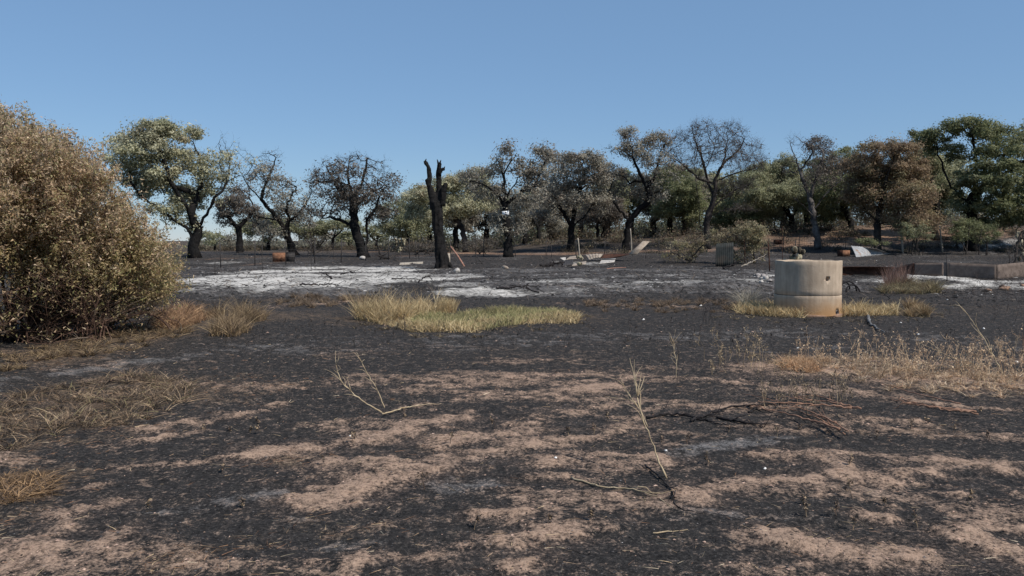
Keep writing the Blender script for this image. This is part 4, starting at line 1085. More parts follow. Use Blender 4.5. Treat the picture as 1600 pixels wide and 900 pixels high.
def concrete_mat():
    m, t, N, L, P = nt('well_concrete')
    tc = node(N, 'ShaderNodeTexCoord'); co = tc.outputs['Object']
    base, fac = noise_col(N, L, 3.0, (.385, .305, .228), (.515, .415, .315), .35, .68, coord=co)
    mp_ = node(N, 'ShaderNodeMapping'); mp_.inputs['Scale'].default_value = (5, 5, .5); L.new(co, mp_.inputs[0])
    st, sf = noise_col(N, L, 2.2, (.74, .72, .70), (1.06, 1.04, 1.02), .34, .66, coord=mp_.outputs[0])
    mu = node(N, 'ShaderNodeMix', data_type='RGBA', blend_type='MULTIPLY'); mu.inputs['Factor'].default_value = .85
    L.new(base, mu.inputs['A']); L.new(st, mu.inputs['B'])
    # orange mud splashed up round the foot
    sx = node(N, 'ShaderNodeSeparateXYZ'); L.new(co, sx.inputs[0])
    nz = node(N, 'ShaderNodeTexNoise'); nz.inputs['Scale'].default_value = 3.5; nz.inputs['Detail'].default_value = 6; L.new(co, nz.inputs['Vector'])
    ad = node(N, 'ShaderNodeMath', operation='MULTIPLY_ADD'); L.new(nz.outputs['Fac'], ad.inputs[0]); ad.inputs[1].default_value = -.32; L.new(sx.outputs['Z'], ad.inputs[2])
    mr = node(N, 'ShaderNodeMapRange'); mr.inputs[1].default_value = .28; mr.inputs[2].default_value = -.08; mr.inputs[3].default_value = 0; mr.inputs[4].default_value = .85
    L.new(ad.outputs[0], mr.inputs[0])
    m2 = node(N, 'ShaderNodeMix', data_type='RGBA'); L.new(mr.outputs[0], m2.inputs['Factor']); L.new(mu.outputs['Result'], m2.inputs['A']); m2.inputs['B'].default_value = (.36, .20, .085, 1)
    L.new(m2.outputs['Result'], P.inputs['Base Color']); P.inputs['Roughness'].default_value = .9; P.inputs['Specular IOR Level'].default_value = .15
    f2 = node(N, 'ShaderNodeTexNoise'); f2.inputs['Scale'].default_value = 28; f2.inputs['Detail'].default_value = 5; L.new(co, f2.inputs['Vector'])
    b = node(N, 'ShaderNodeBump'); b.inputs['Strength'].default_value = .35; b.inputs['Distance'].default_value = .012
    L.new(f2.outputs['Fac'], b.inputs['Height']); L.new(b.outputs[0], P.inputs['Normal'])
    MATS['well_concrete'] = m
concrete_mat()
wl = G(1261, 495)
_Yw = wl[1] + .69
wl = on(W(1261, 495, _Yw)[0], _Yw)
RW = 49.6 * wl[1] / F
well_h = (W(1261, 408, wl[1] - RW)[2]) - wl[2]
well = thing('concrete_well', 'round tan concrete well ring with two holes and an orange stained foot', 'well', wl)
face = -math.pi / 2
def hole_ang(px): return face + math.asin(max(-1, min(1, (px - 1261) / 51.0)))
zj = (W(1261, 463, wl[1] - RW)[2]) - wl[2]
z436 = W(1273, 436, wl[1] - RW)[2] - wl[2]; z489 = W(1293, 489, wl[1] - RW)[2] - wl[2]
V, F4 = ring_mesh(RW - .09, RW, zj + .006, well_h, chips=.05, seed=5)
bored('upper_ring', V, F4, [(hole_ang(1273), z436, .055)], 'well_concrete', well, wl)
V, F4 = ring_mesh(RW - .09, RW + .004, -.12, zj, chips=.03, seed=9)
lower_ring = bored('lower_ring', V, F4, [(hole_ang(1293), z489, .065)], 'well_concrete', well, wl)
mb = MB(); th = np.linspace(0, 2 * math.pi, 61)[:-1]
mb.tube(np.array([(math.cos(a) * (RW - .045), math.sin(a) * (RW - .045), zj + .004) for a in np.linspace(0, 2 * math.pi, 61)]), .036, 4, cap=False)
mb.build('mortar_joint', 'char_bark', well)
rng = np.random.default_rng(3)
V, F4 = ring_mesh(RW - .05, RW + .045, -.15, .045, chips=.16, seed=12)
V[:, 2] += np.where(V[:, 2] > 0, .03 * (fbm(np.arctan2(V[:, 1], V[:, 0]) * 4, V[:, 0] * 0, 8, 3) - .5), 0)
simple('footing', (.20, .125, .085), (.33, .21, .145), 9, .95, .6)
mesh_np('footing', V, [F4], 'footing', well)
ha = hole_ang(1293); d = np.array([math.cos(ha), math.sin(ha), 0])
mb = MB(); P = np.array([d * (RW - .1) + [0, 0, z489], d * (RW + .012) + [0, 0, z489 - .004]]); mb.tube(P, .060, 14, cap=False); mb.tube(P[::-1], .050, 14, cap=False)
mb.build('pipe_stub', 'stone', lower_ring)

# ------------------------------------------------------------------ scorched prickly pears
def pear(label, base, pads, seed, mat='cactus_pale'):
    rng = np.random.default_rng(seed)
    b = base; t = thing('prickly_pear', label, 'cactus', b, 'scorched prickly pears')
    for (x, z, r, dy) in pads:
        th = np.linspace(0, 2 * math.pi, 13)[:-1]
        yaw = rng.uniform(-1.0, 1.0); tilt = rng.uniform(-.5, .5)
        k = 12
        V = [(math.cos(a) * r * .72, 0, math.sin(a) * r) for a in th]
        V1 = np.array(V) * .72 + [0, -.035, 0]; V2 = np.array(V) * .72 + [0, .035, 0]
        V = np.vstack([V1, V, V2, [[0, -.04, 0], [0, .04, 0]]])
        f4 = []; f3 = []
        for q in range(2):
            for j in range(k): f4.append((q * k + j, q * k + (j + 1) % k, (q + 1) * k + (j + 1) % k, (q + 1) * k + j))
        for j in range(k): f3.append((3 * k, (j + 1) % k, j)); f3.append((3 * k + 1, 2 * k + j, 2 * k + (j + 1) % k))
        V = rot(V, 0, tilt, yaw) + [x, dy, z]
        mesh_np('pad', V, [np.array(f3), np.array(f4)], mat, t, smooth=True)
    return t
def pads(n, w, h, r, seed):
    g = np.random.default_rng(seed)
    return [(g.uniform(-w, w), r * .8 + g.random() ** .8 * h, r * g.uniform(.7, 1.15), g.uniform(-.25, .25)) for _ in range(n)]
b = on(*(W(1240, 406, wl[1] + 1.6)[:2])); hz_ = W(1240, 405, b[1])[2] - b[2]
pear('half burnt prickly pear showing its pale pads over the rim of the well', b, [(x, z, r, dy) for (x, z, r, dy) in pads(30, .20, hz_ + .20, .095, 4)], 4)
b = G(625, 398); pear('pale yellow scorched prickly pear beyond the gnarled dark oak', b, [(x, z + .55, r, dy) for (x, z, r, dy) in pads(24, .38, .6, .13, 6)] + pads(8, .16, .5, .12, 7), 6)
b = G(765, 388); pear('small pale prickly pear low behind the oak with the board', b, pads(9, .4, .25, .15, 8), 8)
b = G(1600, 415); pear('whitish scorched prickly pear at the edge past the cement panels', b, [(x, z + .75, r, dy) for (x, z, r, dy) in pads(26, .45, .9, .17, 10)] + pads(12, .3, .8, .16, 11), 10)
b = G(906, 420); pear('stumpy burnt prickly pear in front of the fallen sheets', b, pads(12, .12, .5, .10, 12), 12)

# ------------------------------------------------------------------ sheets, boards, boxes and panels
def sheet(name, label, cat, corners, mat, thick=.012, wave=0.0, waves=8, sag=0.0, group=None, nu=24, nv=6, seed=0, lift=.01):
    """a sheet of metal, cement or wood through four world corners (a, b along the bottom; d, c along the top)"""
    rng = np.random.default_rng(seed)
    a, b, c, d = [np.asarray(q, float) for q in corners]
    nrm = unit(np.cross(b - a, d - a)); 
    U, Vv = np.meshgrid(np.linspace(0, 1, nu), np.linspace(0, 1, nv))
    P = (a[None, None] * ((1 - U) * (1 - Vv))[..., None] + b * (U * (1 - Vv))[..., None] + c * (U * Vv)[..., None] + d * ((1 - U) * Vv)[..., None])
    bulge = wave * np.sin(U * waves * 2 * math.pi) + sag * np.sin(U * math.pi) * np.sin(Vv * math.pi * .9 + .2) + sag * .5 * (fbm(U * 3, Vv * 3, seed, 3) - .5)
    P = P + nrm * bulge[..., None]
    P[..., 2] += lift
    top = P.reshape(-1, 3); bot = (P - nrm * thick).reshape(-1, 3)
    n = nu * nv; idx = np.arange(n).reshape(nv, nu)
    q = np.stack([idx[:-1, :-1], idx[:-1, 1:], idx[1:, 1:], idx[1:, :-1]], -1).reshape(-1, 4)
    rim = list(idx[0]) + list(idx[1:, -1]) + list(idx[-1, -2::-1]) + list(idx[-2:0:-1, 0])
    side = np.array([(rim[k], rim[(k + 1) % len(rim)], rim[(k + 1) % len(rim)] + n, rim[k] + n) for k in range(len(rim))])
    org = top.mean(0)
    o = mesh_np(name, np.vstack([top, bot]) - org, [np.vstack([q, q[:, ::-1] + n, side[:, ::-1]])], mat, None)
    o.location = [float(v) for v in org]
    return tag(o, label, cat, group)

gD = 'fallen sheets in front of the V forked oak'
def at(px, py, dz=0): return G(px, py) + np.array([0, 0, dz])
def up(px, py, Y): return W(px, py, Y)
Yd = G(930, 408)[1]
sheet('tilted_board', 'long pale board propped up at a slant beside the white post', 'board', [up(982, 397.5, Yd), up(996, 397, Yd), up(1015, 377.5, Yd + .5), up(1005, 376.5, Yd + .5)], 'tan_sheet', .05, group=gD, nu=2, nv=2)
sheet('corrugated_sheet', 'tan buckled metal sheet at the middle of the fallen heap', 'metal sheet', [up(920, 406, Yd - .4), up(938, 402, Yd - .6), up(943, 397, Yd + .9), up(914, 398, Yd + .9)], 'tan_sheet', sag=.10, wave=.02, waves=5, group=gD, seed=3)
sheet('corrugated_sheet', 'long dark metal sheet curving up behind the tan one', 'metal sheet', [up(938, 404, Yd + .3), up(984, 398, Yd + .5), up(980, 396, Yd + 1.4), up(943, 397, Yd + 1.3)], 'dark_rust', sag=-.14, group=gD, seed=4)
sheet('cement_board', 'flat white broken board on the ground at the end of the heap', 'board', [at(936, 412), at(960, 410, .03), at(962, 405.5, .08), at(940, 407, .06)], 'white_rubble', .04, group=gD, seed=5)
sheet('cement_board', 'small upright white shard at the heap corner nearest the board oak', 'board', [up(877, 404, Yd - .2), up(884, 409, Yd - .3), up(884, 402, Yd), up(875, 403, Yd)], 'white_rubble', .03, group=gD, seed=6)
sheet('corrugated_sheet', 'dark upright metal sheet at the low end of the heap', 'metal sheet', [at(878, 416), at(896, 413), up(896, 405, Yd - .4), up(880, 407, Yd - .4)], 'burnt_metal', .02, wave=.02, waves=6, group=gD, seed=7)
sheet('corrugated_sheet', 'thin pale sheet lying over the dark upright one', 'metal sheet', [up(884, 406, Yd - .5), up(912, 404, Yd - .5), up(908, 399, Yd + .6), up(890, 401, Yd + .6)], 'tan_sheet', sag=.05, group=gD, seed=8)
sheet('cement_board', 'narrow pinkish slab behind the stumpy burnt prickly pear', 'board', [at(894, 415), at(916, 412), up(916, 408, Yd - .5), up(895, 411, Yd - .6)], 'tan_sheet', .05, group=gD, seed=9)
sheet('wood_plank', 'pale plank lying flat near the charred pronged trunk', 'plank', [at(624, 413.5), at(661, 411.5), at(661, 409.6, .03), at(625, 411.2, .03)], 'weathered_wood', .05)
sheet('metal_sheet', 'dull green grey metal sheet standing upright against the scorched bush', 'metal sheet', [at(1118, 417), at(1146, 416.5), up(1146, 379, G(1146, 416.5)[1] + .1), up(1119, 381, G(1118, 417)[1] + .1)], 'teal_sheet', .01, wave=.007, waves=9, nu=60)
Yx = G(1345, 401)[1]
sheet('roofing_sheet', 'whitish curled roofing sheet lying beside the rusty box', 'metal sheet', [at(1338, 402), at(1392, 398, .04), up(1370, 389, Yx + 1.3), up(1330, 384, Yx + .9)], 'pale_metal', .008, sag=.10, wave=.015, waves=10, nu=60, nv=10, seed=12)

def crate_box(label, base, w, h, d, mat, mat2, rz, cat='box'):
    t = thing('metal_box', label, cat, base)
    th = .02
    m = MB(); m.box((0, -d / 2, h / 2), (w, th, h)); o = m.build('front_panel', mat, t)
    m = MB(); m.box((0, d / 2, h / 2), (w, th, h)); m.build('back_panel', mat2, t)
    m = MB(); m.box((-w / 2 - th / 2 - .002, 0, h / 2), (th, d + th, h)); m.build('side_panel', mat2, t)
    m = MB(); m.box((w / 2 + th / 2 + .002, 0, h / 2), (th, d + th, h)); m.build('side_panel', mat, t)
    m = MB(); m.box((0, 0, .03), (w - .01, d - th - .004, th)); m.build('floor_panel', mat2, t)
    t.rotation_euler = (0, 0, rz)
    return t
b = G(1318, 401); crate_box('rusty orange and black open metal box beside the whitish roofing sheet', b, .62, .46, .5, 'rust', 'dark_rust', .35)
b = G(437, 409); crate_box('rusty red metal drum half lying near the leaning oak', b, .72, .55, .6, 'rust', 'dark_rust', .2)
b = G(1215, 381); crate_box('small dark red metal box far off by the pale track', b, .55, .38, .4, 'dark_rust', 'dark_rust', .1)
b = G(452, 409); m = MB(); m.tube(np.array([b + [0, .2, -.02], b + [0, .2, .3], b + [.02, .2, .56]]), [.27, .29, .27], 18); m.tube(np.array([b + [0, .2, .28], b + [0, .2, .31]]), .305, 18); m.tube(np.array([b + [.02, .2, .54], b + [.02, .2, .58]]), .285, 18)
tag(m.build('burnt_drum', 'burnt_metal', None, smooth=False, origin=b), 'black burnt drum standing next to the rusty red metal one', 'drum')

# row of cement panels, an old trough wall
gP = 'cement panels standing in a row'
def panel(label, x0, yb0, yt0, x1, yb1, yt1, mat='cement_sheet', dy0=0, dy1=0, thick=.06, **k):
    a = at(x0, yb0); b = at(x1, yb1)
    a = a + [0, dy0, 0]; b = b + [0, dy1, 0]
    return sheet('cement_sheet', label, 'cement sheet', [a - [0, 0, .03], b - [0, 0, .03], up(x1, yt1, b[1] + .12), up(x0, yt0, a[1] + .12)], mat, thick, group=gP, **k)
panel('upright cement slab in the row, second from the dark sloping one', 1429, 430, 411.5, 1473, 431, 411, seed=21)
panel('narrow cement slab standing between the two longer ones of the row', 1475, 431.5, 411, 1480.5, 433, 410.5, seed=22)
panel('longest clean cement slab in the middle of the row', 1482, 433, 410.5, 1556, 437, 414, seed=23)
panel('last cement slab of the row, turned towards the twiggy bush', 1559, 437, 414, 1640, 430, 406, seed=24)
panel('shaded cement slab at the bend of the row beside the dark sloping board', 1398, 424, 419, 1427, 430, 411.5, mat='dark_rust', seed=25)  # dark brown instead of cement puts the slab's shade into its colour
Yq = G(1350, 431)[1]
sheet('sloping_board', 'long brown board sinking down behind the well towards the cement panels', 'board', [at(1308, 431), at(1390, 431), up(1398, 418, Yq + .3), up(1308, 417, Yq + .3)], 'dark_rust', .05, sag=-.25, seed=26, nu=30)
sheet('fallen_board', 'burnt black board flat on the ground between the well and the panels', 'board', [at(1330, 433), at(1402, 431), at(1398, 426.5, .06), at(1336, 428, .06)], 'char_bark', .05, seed=27)

# ------------------------------------------------------------------ posts, fences, poles
def post(name, label, cat, p0, p1, r0, r1, mat, group=None, k=7):
    m = MB(); P = spline(np.array([p0 - [0, 0, .1], p0 * .5 + p1 * .5 + RNG.normal(0, .012, 3), p1]), .3)
    m.tube(P, np.linspace(r0, r1, len(P)), k, jit=.05)
    return tag(m.build(name, mat, None, origin=p0), label, cat, group)
def post_px(name, label, cat, x, y, x2, y2, r, mat, group=None, lean=0):
    p0 = G(x, y); p1 = W(x2, y2, p0[1] + lean)
    return post(name, label, cat, p0, p1, r, r * .85, mat, group)
post_px('fence_post', 'slim white leaning post behind the stumpy burnt prickly pear', 'post', 906, 404, 903, 372, .045, 'weathered_wood')
post_px('fence_post', 'grey white post standing against the tilted board', 'post', 987, 397, 985, 357, .05, 'weathered_wood')
post_px('iron_stake', 'thin black iron stake past the end of the tilted board', 'stake', 1009, 404, 1009, 384, .02, 'burnt_metal')
post_px('iron_stake', 'dark iron stake with a bent foot just before the concrete well', 'stake', 1203, 424, 1200, 377, .028, 'dark_rust')
post_px('iron_stake', 'black stake rising behind the prickly pear of the well', 'stake', 1243, 404, 1243, 375, .035, 'burnt_metal')
post_px('iron_stake', 'tall rusty stake in front of the scorched bush', 'stake', 1164, 414, 1163, 374, .02, 'dark_rust')
post_px('iron_stake', 'thin stake between the scorched bush and the dark bent one', 'stake', 1223, 408, 1222, 356, .018, 'dark_rust')
post_px('fence_post', 'old grey wooden post under the pale olive bush', 'post', 1411, 396, 1408, 358, .09, 'weathered_wood')
post_px('fence_post', 'leaning pale post below the orange bank', 'post', 1473, 394, 1468, 352, .075, 'weathered_wood')
post_px('fence_post', 'short brown post next to the leaning pale one', 'post', 1496, 388, 1493, 356, .06, 'brown_bark')
post_px('iron_stake', 'dark stake rising in front of the longest cement panel', 'stake', 1480, 440, 1479, 398, .018, 'burnt_metal')
post_px('red_pole', 'reddish pole leaning at a slant beside the charred pronged trunk', 'pole', 727, 416, 704, 385, .045, 'red_pole', lean=.9)
post_px('iron_stake', 'short black stick leaning beside the slanting reddish pole', 'stake', 756, 413, 742, 398, .03, 'burnt_metal')
post_px('fence_post', 'sawn pale stub standing against the charred pronged trunk', 'post', 701, 412, 701, 396, .10, 'weathered_wood')
post_px('fence_post', 'leaning dark post beyond the gnarled dark oak', 'post', 596, 404, 587, 376, .05, 'char_bark')
for (x, y, y2, lb) in ((411, 425, 383, 'thin fence stake in front of the rusty red drum'), (486, 420, 372, 'thin fence stake over the white ash by the leaning oak'), (654, 404, 368, 'thin fence stake between the pale prickly pear and the charred trunk'),
                       (675, 402, 378, 'short fence stake right beside the charred pronged trunk'), (744, 412, 365, 'tall thin stake before the brush of the board oak'), (336, 432, 402, 'thin stake at the shrub end of the white ash'),
                       (862, 402, 382, 'thin stake between the board oak and the fallen sheets'), (931, 402, 384, 'thin stake behind the middle of the fallen sheets'), (521, 404, 380, 'thin stake under the low limb of the gnarled oak')):
    post_px('fence_stake', lb, 'stake', x, y, x + RNG.uniform(-1.5, 1.5), y2, .016, 'burnt_metal', 'thin fence stakes')

def wire_fence(label, px0, py0, px1, py1, n, h, rows=5, mesh=True, posts='burnt_metal'):
    A = G(px0, py0); B = G(px1, py1)
    t = thing('wire_fence', label, 'fence', A, 'wire fences')
    tops = []
    for k in range(n):
        q = A + (B - A) * k / (n - 1); q = on(q[0], q[1]); tops.append(q)
        m = MB(); m.tube(np.array([q - [0, 0, .15], q + [RNG.normal(0, .03), 0, h + .08]]), .028, 5); m.build('post', posts, t, origin=A)
    for r in range(rows):
        m = MB(); z = h * (r + .5) / rows
        P = np.vstack([spline(np.array([tops[k] + [0, 0, z], (tops[k] + tops[k + 1]) / 2 + [0, 0, z - .03], tops[k + 1] + [0, 0, z]]), .5)[:(-1 if k < n - 2 else None)] for k in range(n - 1)])
        m.tube(P, .006, 3, cap=False); m.build('wire', 'wire', t, origin=A)
    if mesh:
        m = MB(); L_ = np.linalg.norm(B - A); c_ = int(L_ / .18)
        for k in range(c_):
            q = A + (B - A) * (k + .5) / c_; q = on(q[0], q[1])
            m.tube(np.array([q + [0, 0, .02], q + [0, 0, h]]), .005, 3, cap=False)
        m.build('mesh_wire', 'wire', t, origin=A)['kind'] = 'stuff'
    return t
wire_fence('rusty mesh fence beyond the well along the pale track', 1200, 392, 1345, 388, 7, 1.1)
wire_fence('sagging wire fence running in front of the gnarled dark oak', 345, 418, 640, 404, 8, 1.3, rows=4, mesh=False)
wire_fence('wire fence crossing behind the fallen sheets', 650, 402, 1030, 398, 9, 1.1, rows=3, mesh=False)

# ------------------------------------------------------------------ stones, rubble, sticks and hose
def rock(name, label, p, s, mat, group, seed, flat=.7):
    rng = np.random.default_rng(seed)
    import bmesh
    bm = bmesh.new(); bmesh.ops.create_icosphere(bm, subdivisions=2, radius=1)
    V = np.array([v.co for v in bm.verts]); Fc = np.array([[v.index for v in f.verts] for f in bm.faces]); bm.free()
    for _ in range(5):
        d = unit(rng.normal(0, 1, 3)); lim = rng.uniform(.45, .8); e = np.maximum(V @ d - lim, 0); V = V - e[:, None] * d
    V = V * np.array([1, rng.uniform(.7, 1), flat]) * s; V = rot(V, rng.uniform(-.3, .3), rng.uniform(-.3, .3), rng.uniform(0, 6))
    o = mesh_np(name, V, [Fc], mat, None); o.location = [float(q) for q in (p + np.array([0, 0, s * flat * .45]))]
    return tag(o, label, 'stone', group)
rock('stone_block', 'pale block at the foot of the gnarled dark oak', G(567, 406), .26, 'white_rubble', None, 1)
rock('stone_block', 'pale block at the foot of the charred pronged trunk', G(713, 426), .22, 'white_rubble', None, 2)
rock('stone_block', 'pinkish block between the charred trunk and the board oak', G(789, 420), .24, 'tan_sheet', None, 3, .5)
rg = np.random.default_rng(8)
for k in range(12):
    rock('rubble_stone', 'grey lump in the rubble heap at the side of the well', G(rg.uniform(1180, 1208), rg.uniform(429, 442)), rg.uniform(.07, .16), 'stone' if k % 3 else 'white_rubble', 'rubble beside the well', 20 + k)
for k in range(6):
    rock('rubble_stone', 'pinkish lump among the white ash in front of the cement panels', G(rg.uniform(1540, 1600), rg.uniform(446, 456)), rg.uniform(.08, .2), 'footing', 'rubble before the panels', 40 + k, .4)

def stick(name, label, cat, pts, r, mat, group=None, forks=0, seed=0, lift=.02, k=5, heights=None):
    """a stick or branch lying on or rising from the ground through photo points; heights in metres where it leaves the ground"""
    rng = np.random.default_rng(seed)
    if heights is None:
        P = np.array([at(*q, lift) for q in pts])
    else:
        P = [at(*pts[0], lift)]
        for q, hq in zip(pts[1:], heights[1:]):
            P.append(W(q[0], q[1], P[0][1] + hq))
        P = np.array(P)
    P = spline(P, max(.03, np.linalg.norm(P[-1] - P[0]) / 26))
    P[1:] += rng.normal(0, r * .45, (len(P) - 1, 3))
    if heights is None:
        P[:, 2] = np.maximum(P[:, 2], ground_z(P[:, 0], P[:, 1]) + r * .6)
    t = thing(name, label, cat, P[0], group)
    m = MB(); m.tube(P, np.linspace(r, r * .22, len(P)) * (1 + .15 * rng.normal(0, 1, len(P))), k); m.build('stem', mat, t, origin=P[0], smooth=True)
    for f in range(forks):
        i0 = int(rng.uniform(.25, .9) * (len(P) - 2)); tan = unit(P[i0 + 1] - P[i0])
        L = np.linalg.norm(P[-1] - P[0]) * rng.uniform(.06, .32)
        d = unit(tan + rng.normal(0, .55, 3)); d[2] = abs(d[2]) * .22 if heights is None else d[2] + .3
        Q = np.array([P[i0], P[i0] + d * L * .5 + rng.normal(0, L * .06, 3), P[i0] + unit(d + rng.normal(0, .3, 3)) * L])
        Q = spline(Q, L / 6)
        if heights is None: Q[:, 2] = np.maximum(Q[:, 2], ground_z(Q[:, 0], Q[:, 1]) + r * .4)
        m = MB(); m.tube(Q, np.linspace(r * .5, r * .12, len(Q)), 4); m.build('side_branch', mat, t, origin=P[0], smooth=True)
    return t

# dead pale weeds standing in the burnt soil
stick('dead_sapling', 'bent pale dead sapling with its lower half charred black, alone on the burnt ground', 'dead plant', [(597, 648), (565, 625), (537, 600), (526, 575), (524, 548)], .0075, 'pale_stalk', None, 14, 1, heights=[0, 0, .0, .05, .1])
stick('dead_sapling', 'thin pale dead stem leaning away behind the bent sapling', 'dead plant', [(601, 640), (590, 610), (575, 585), (563, 562), (557, 550)], .006, 'pale_stalk', None, 9, 2, heights=[0, .1, .1, .15, .2])
stick('fallen_stick', 'straight peeled stick lying from the foot of the bent sapling', 'stick', [(597, 650), (630, 641), (665, 635), (690, 633)], .009, 'pale_stalk', None, 0, 3)
stick('dry_stalk', 'tall yellow dry stalk leaning over by the middle of the burnt soil', 'dry plant', [(1042, 752), (1027, 715), (1015, 680), (1000, 640), (985, 560)], .007, 'pale_stalk', None, 12, 4, heights=[0, .1, .15, .2, .35])
stick('dry_stalk', 'second yellow stalk crossing the tall leaning one', 'dry plant', [(1012, 670), (1000, 640), (980, 612), (968, 585)], .005, 'pale_stalk', None, 9, 5, heights=[0, .1, .1, .2])
stick('dry_stalk', 'forked greyish dry weed standing before the dark open ground', 'dry plant', [(1056, 594), (1057, 565), (1052, 540), (1055, 515)], .006, 'pale_stalk', None, 14, 6, heights=[0, 0, .1, .1])
stick('dry_stalk', 'crooked grey weed stem arching beside the forked greyish one', 'dry plant', [(1040, 640), (1057, 600), (1060, 570), (1058, 535)], .004, 'twig', None, 10, 7, heights=[0, .1, .2, .2])
stick('fallen_stick', 'long thin pale twig lying on the black ground under the leaning stalk', 'stick', [(893, 750), (935, 764), (975, 768), (1020, 778), (1050, 800)], .007, 'pale_stalk', None, 3, 8)
stick('fallen_stick', 'dark crooked burnt twig trailing past the foot of the leaning stalk', 'stick', [(1008, 730), (1045, 765), (1060, 800), (1105, 808)], .008, 'black_stick', None, 5, 9)
stick('fallen_stick', 'short pale root curled on the black ground', 'stick', [(1020, 838), (1050, 835), (1075, 832)], .006, 'pale_stalk', None, 1, 10)
stick('arching_stalk', 'tall bare stalk arching beyond the dry weeds', 'dry plant', [(1568, 590), (1552, 555), (1535, 525), (1510, 490), (1493, 470)], .008, 'pale_stalk', None, 10, 11, heights=[0, .1, .2, .3, .4])
stick('arching_stalk', 'thin reddish stalk rising at the border beyond the arching one', 'dry plant', [(1610, 575), (1600, 545), (1597, 520)], .006, 'red_cane', None, 9, 12, heights=[0, .1, .1])
stick('arching_stalk', 'low stalk sprawling beyond the dry weeds under the tall arching one', 'dry plant', [(1560, 600), (1530, 580), (1480, 555), (1435, 535)], .006, 'pale_stalk', None, 10, 14, heights=[0, .3, .6, .9])
cane = [((1320, 684), (1270, 655), (1190, 630)), ((1312, 680), (1250, 660), (1165, 640)), ((1325, 686), (1290, 665), (1240, 645)), ((1305, 676), (1240, 648), (1160, 628)), ((1335, 655), (1290, 640), (1240, 625)), ((1345, 660), (1290, 648), (1220, 640)), ((1330, 662), (1260, 655), (1180, 652))]
rg = np.random.default_rng(12)
for k, q in enumerate(cane):
    stick('broken_cane', 'reddish broken cane stem in the fan shaped bundle of the burnt clearing', 'cane', q, rg.uniform(.008, .013), 'red_cane', 'canes of the fan shaped bundle', 2, 60 + k, lift=.03 + .02 * k)
for k, q in enumerate([((1528, 652), (1460, 640), (1380, 622)), ((1520, 650), (1450, 643), (1390, 632)), ((1525, 655), (1470, 650), (1400, 636)), ((1500, 645), (1420, 625), (1350, 600))]):
    stick('broken_cane', 'reddish broken cane stem lying in front of the dry weed patch', 'cane', q, rg.uniform(.008, .013), 'red_cane', 'canes before the dry weeds', 2, 80 + k, lift=.03 + .02 * k)
for k, (q, lb) in enumerate([(((1010, 655), (1060, 650), (1130, 668), (1160, 675)), 'black burnt branch lying between the leaning stalk and the cane bundle'), (((1120, 655), (1170, 665), (1220, 668)), 'thin burnt branch tangled at the tips of the cane bundle'), (((1080, 660), (1140, 640), (1210, 648)), 'charred twig crossing above the burnt branch of the clearing'), (((1170, 648), (1200, 636), (1245, 632)), 'blackened stem under the upper canes of the bundle')]):
    stick('burnt_branch', lb, 'branch', q, .014, 'black_stick', 'burnt branches on the ground', 7, 90 + k)
for k, (q, lb, rr_) in enumerate([(((518, 438), (514, 431), (505, 428), (499, 424)), 'crooked black branch on the white ash nearest the gnarled oak', .035), (((532, 431), (542, 426), (552, 424), (562, 421)), 'short black branch on the white ash past the crooked one', .03), (((654, 443), (662, 434), (670, 432), (677, 440)), 'arched black root on the ash below the charred trunk', .03), (((468, 447), (495, 444), (515, 444), (530, 446)), 'long low burnt branch at the lower rim of the white ash', .03),
                             (((775, 452), (800, 449), (825, 447), (846, 448)), 'burnt branch lying along the grey slope behind the green grass', .035), (((842, 459), (830, 453), (812, 448), (800, 446)), 'forked burnt branch next to the long one on the grey slope', .03), (((845, 417), (860, 413), (872, 411), (882, 409)), 'black burnt beam end leading to the fallen sheets', .10), (((612, 437), (632, 435), (648, 436), (660, 437)), 'burnt twigs between the white ash and the arched root', .025),
                             (((1130, 421), (1150, 411), (1168, 402), (1186, 392)), 'charred pole leaning out of the scorched bush', .05), (((1158, 418), (1175, 409), (1188, 403), (1199, 397)), 'grey pole lying before the dark bent stake', .04)]):
    stick('burnt_branch', lb, 'branch', q, rr_, 'black_stick' if k != 9 else 'weathered_wood', 'burnt branches on the ash', 5 if k < 8 else 0, 110 + k, lift=.05, heights=[0, .1, .15, .2])
stick('hose', 'grey bent hose end lying on the burnt ground by the well', 'hose', [(1356, 496), (1360, 508), (1370, 516), (1384, 522)], .035, 'hose', None, 0, 130, lift=.03, k=8)
for k, (x, y, r_) in enumerate(((1318, 452, .20), (1325, 456, .28), (1333, 458, .22))):
    p = G(x, y); th = np.linspace(0, math.pi, 14)
    P = np.array([p + [math.cos(a) * r_, math.sin(a) * .08 * (k - 1), math.sin(a) * r_ * 1.2] for a in th])
    m = MB(); m.tube(P, .025, 6)
    tag(m.build('burnt_hoop', 'black_stick', None, origin=p), ['small', 'large', 'outermost'][k] + ' black half hoop standing in the ash behind the well', 'hoop', 'black hoops behind the well')
m = MB(); p0 = G(948, 421); p1 = G(978, 419); m.tube(np.array([p0 + [0, 0, .03], (p0 + p1) / 2 + [0, .1, .04], p1 + [0, 0, .03]]), .018, 6)
tag(m.build('red_pipe', 'red_pole', None, origin=p0), 'thin red pipe lying on the ash below the fallen sheets', 'pipe')

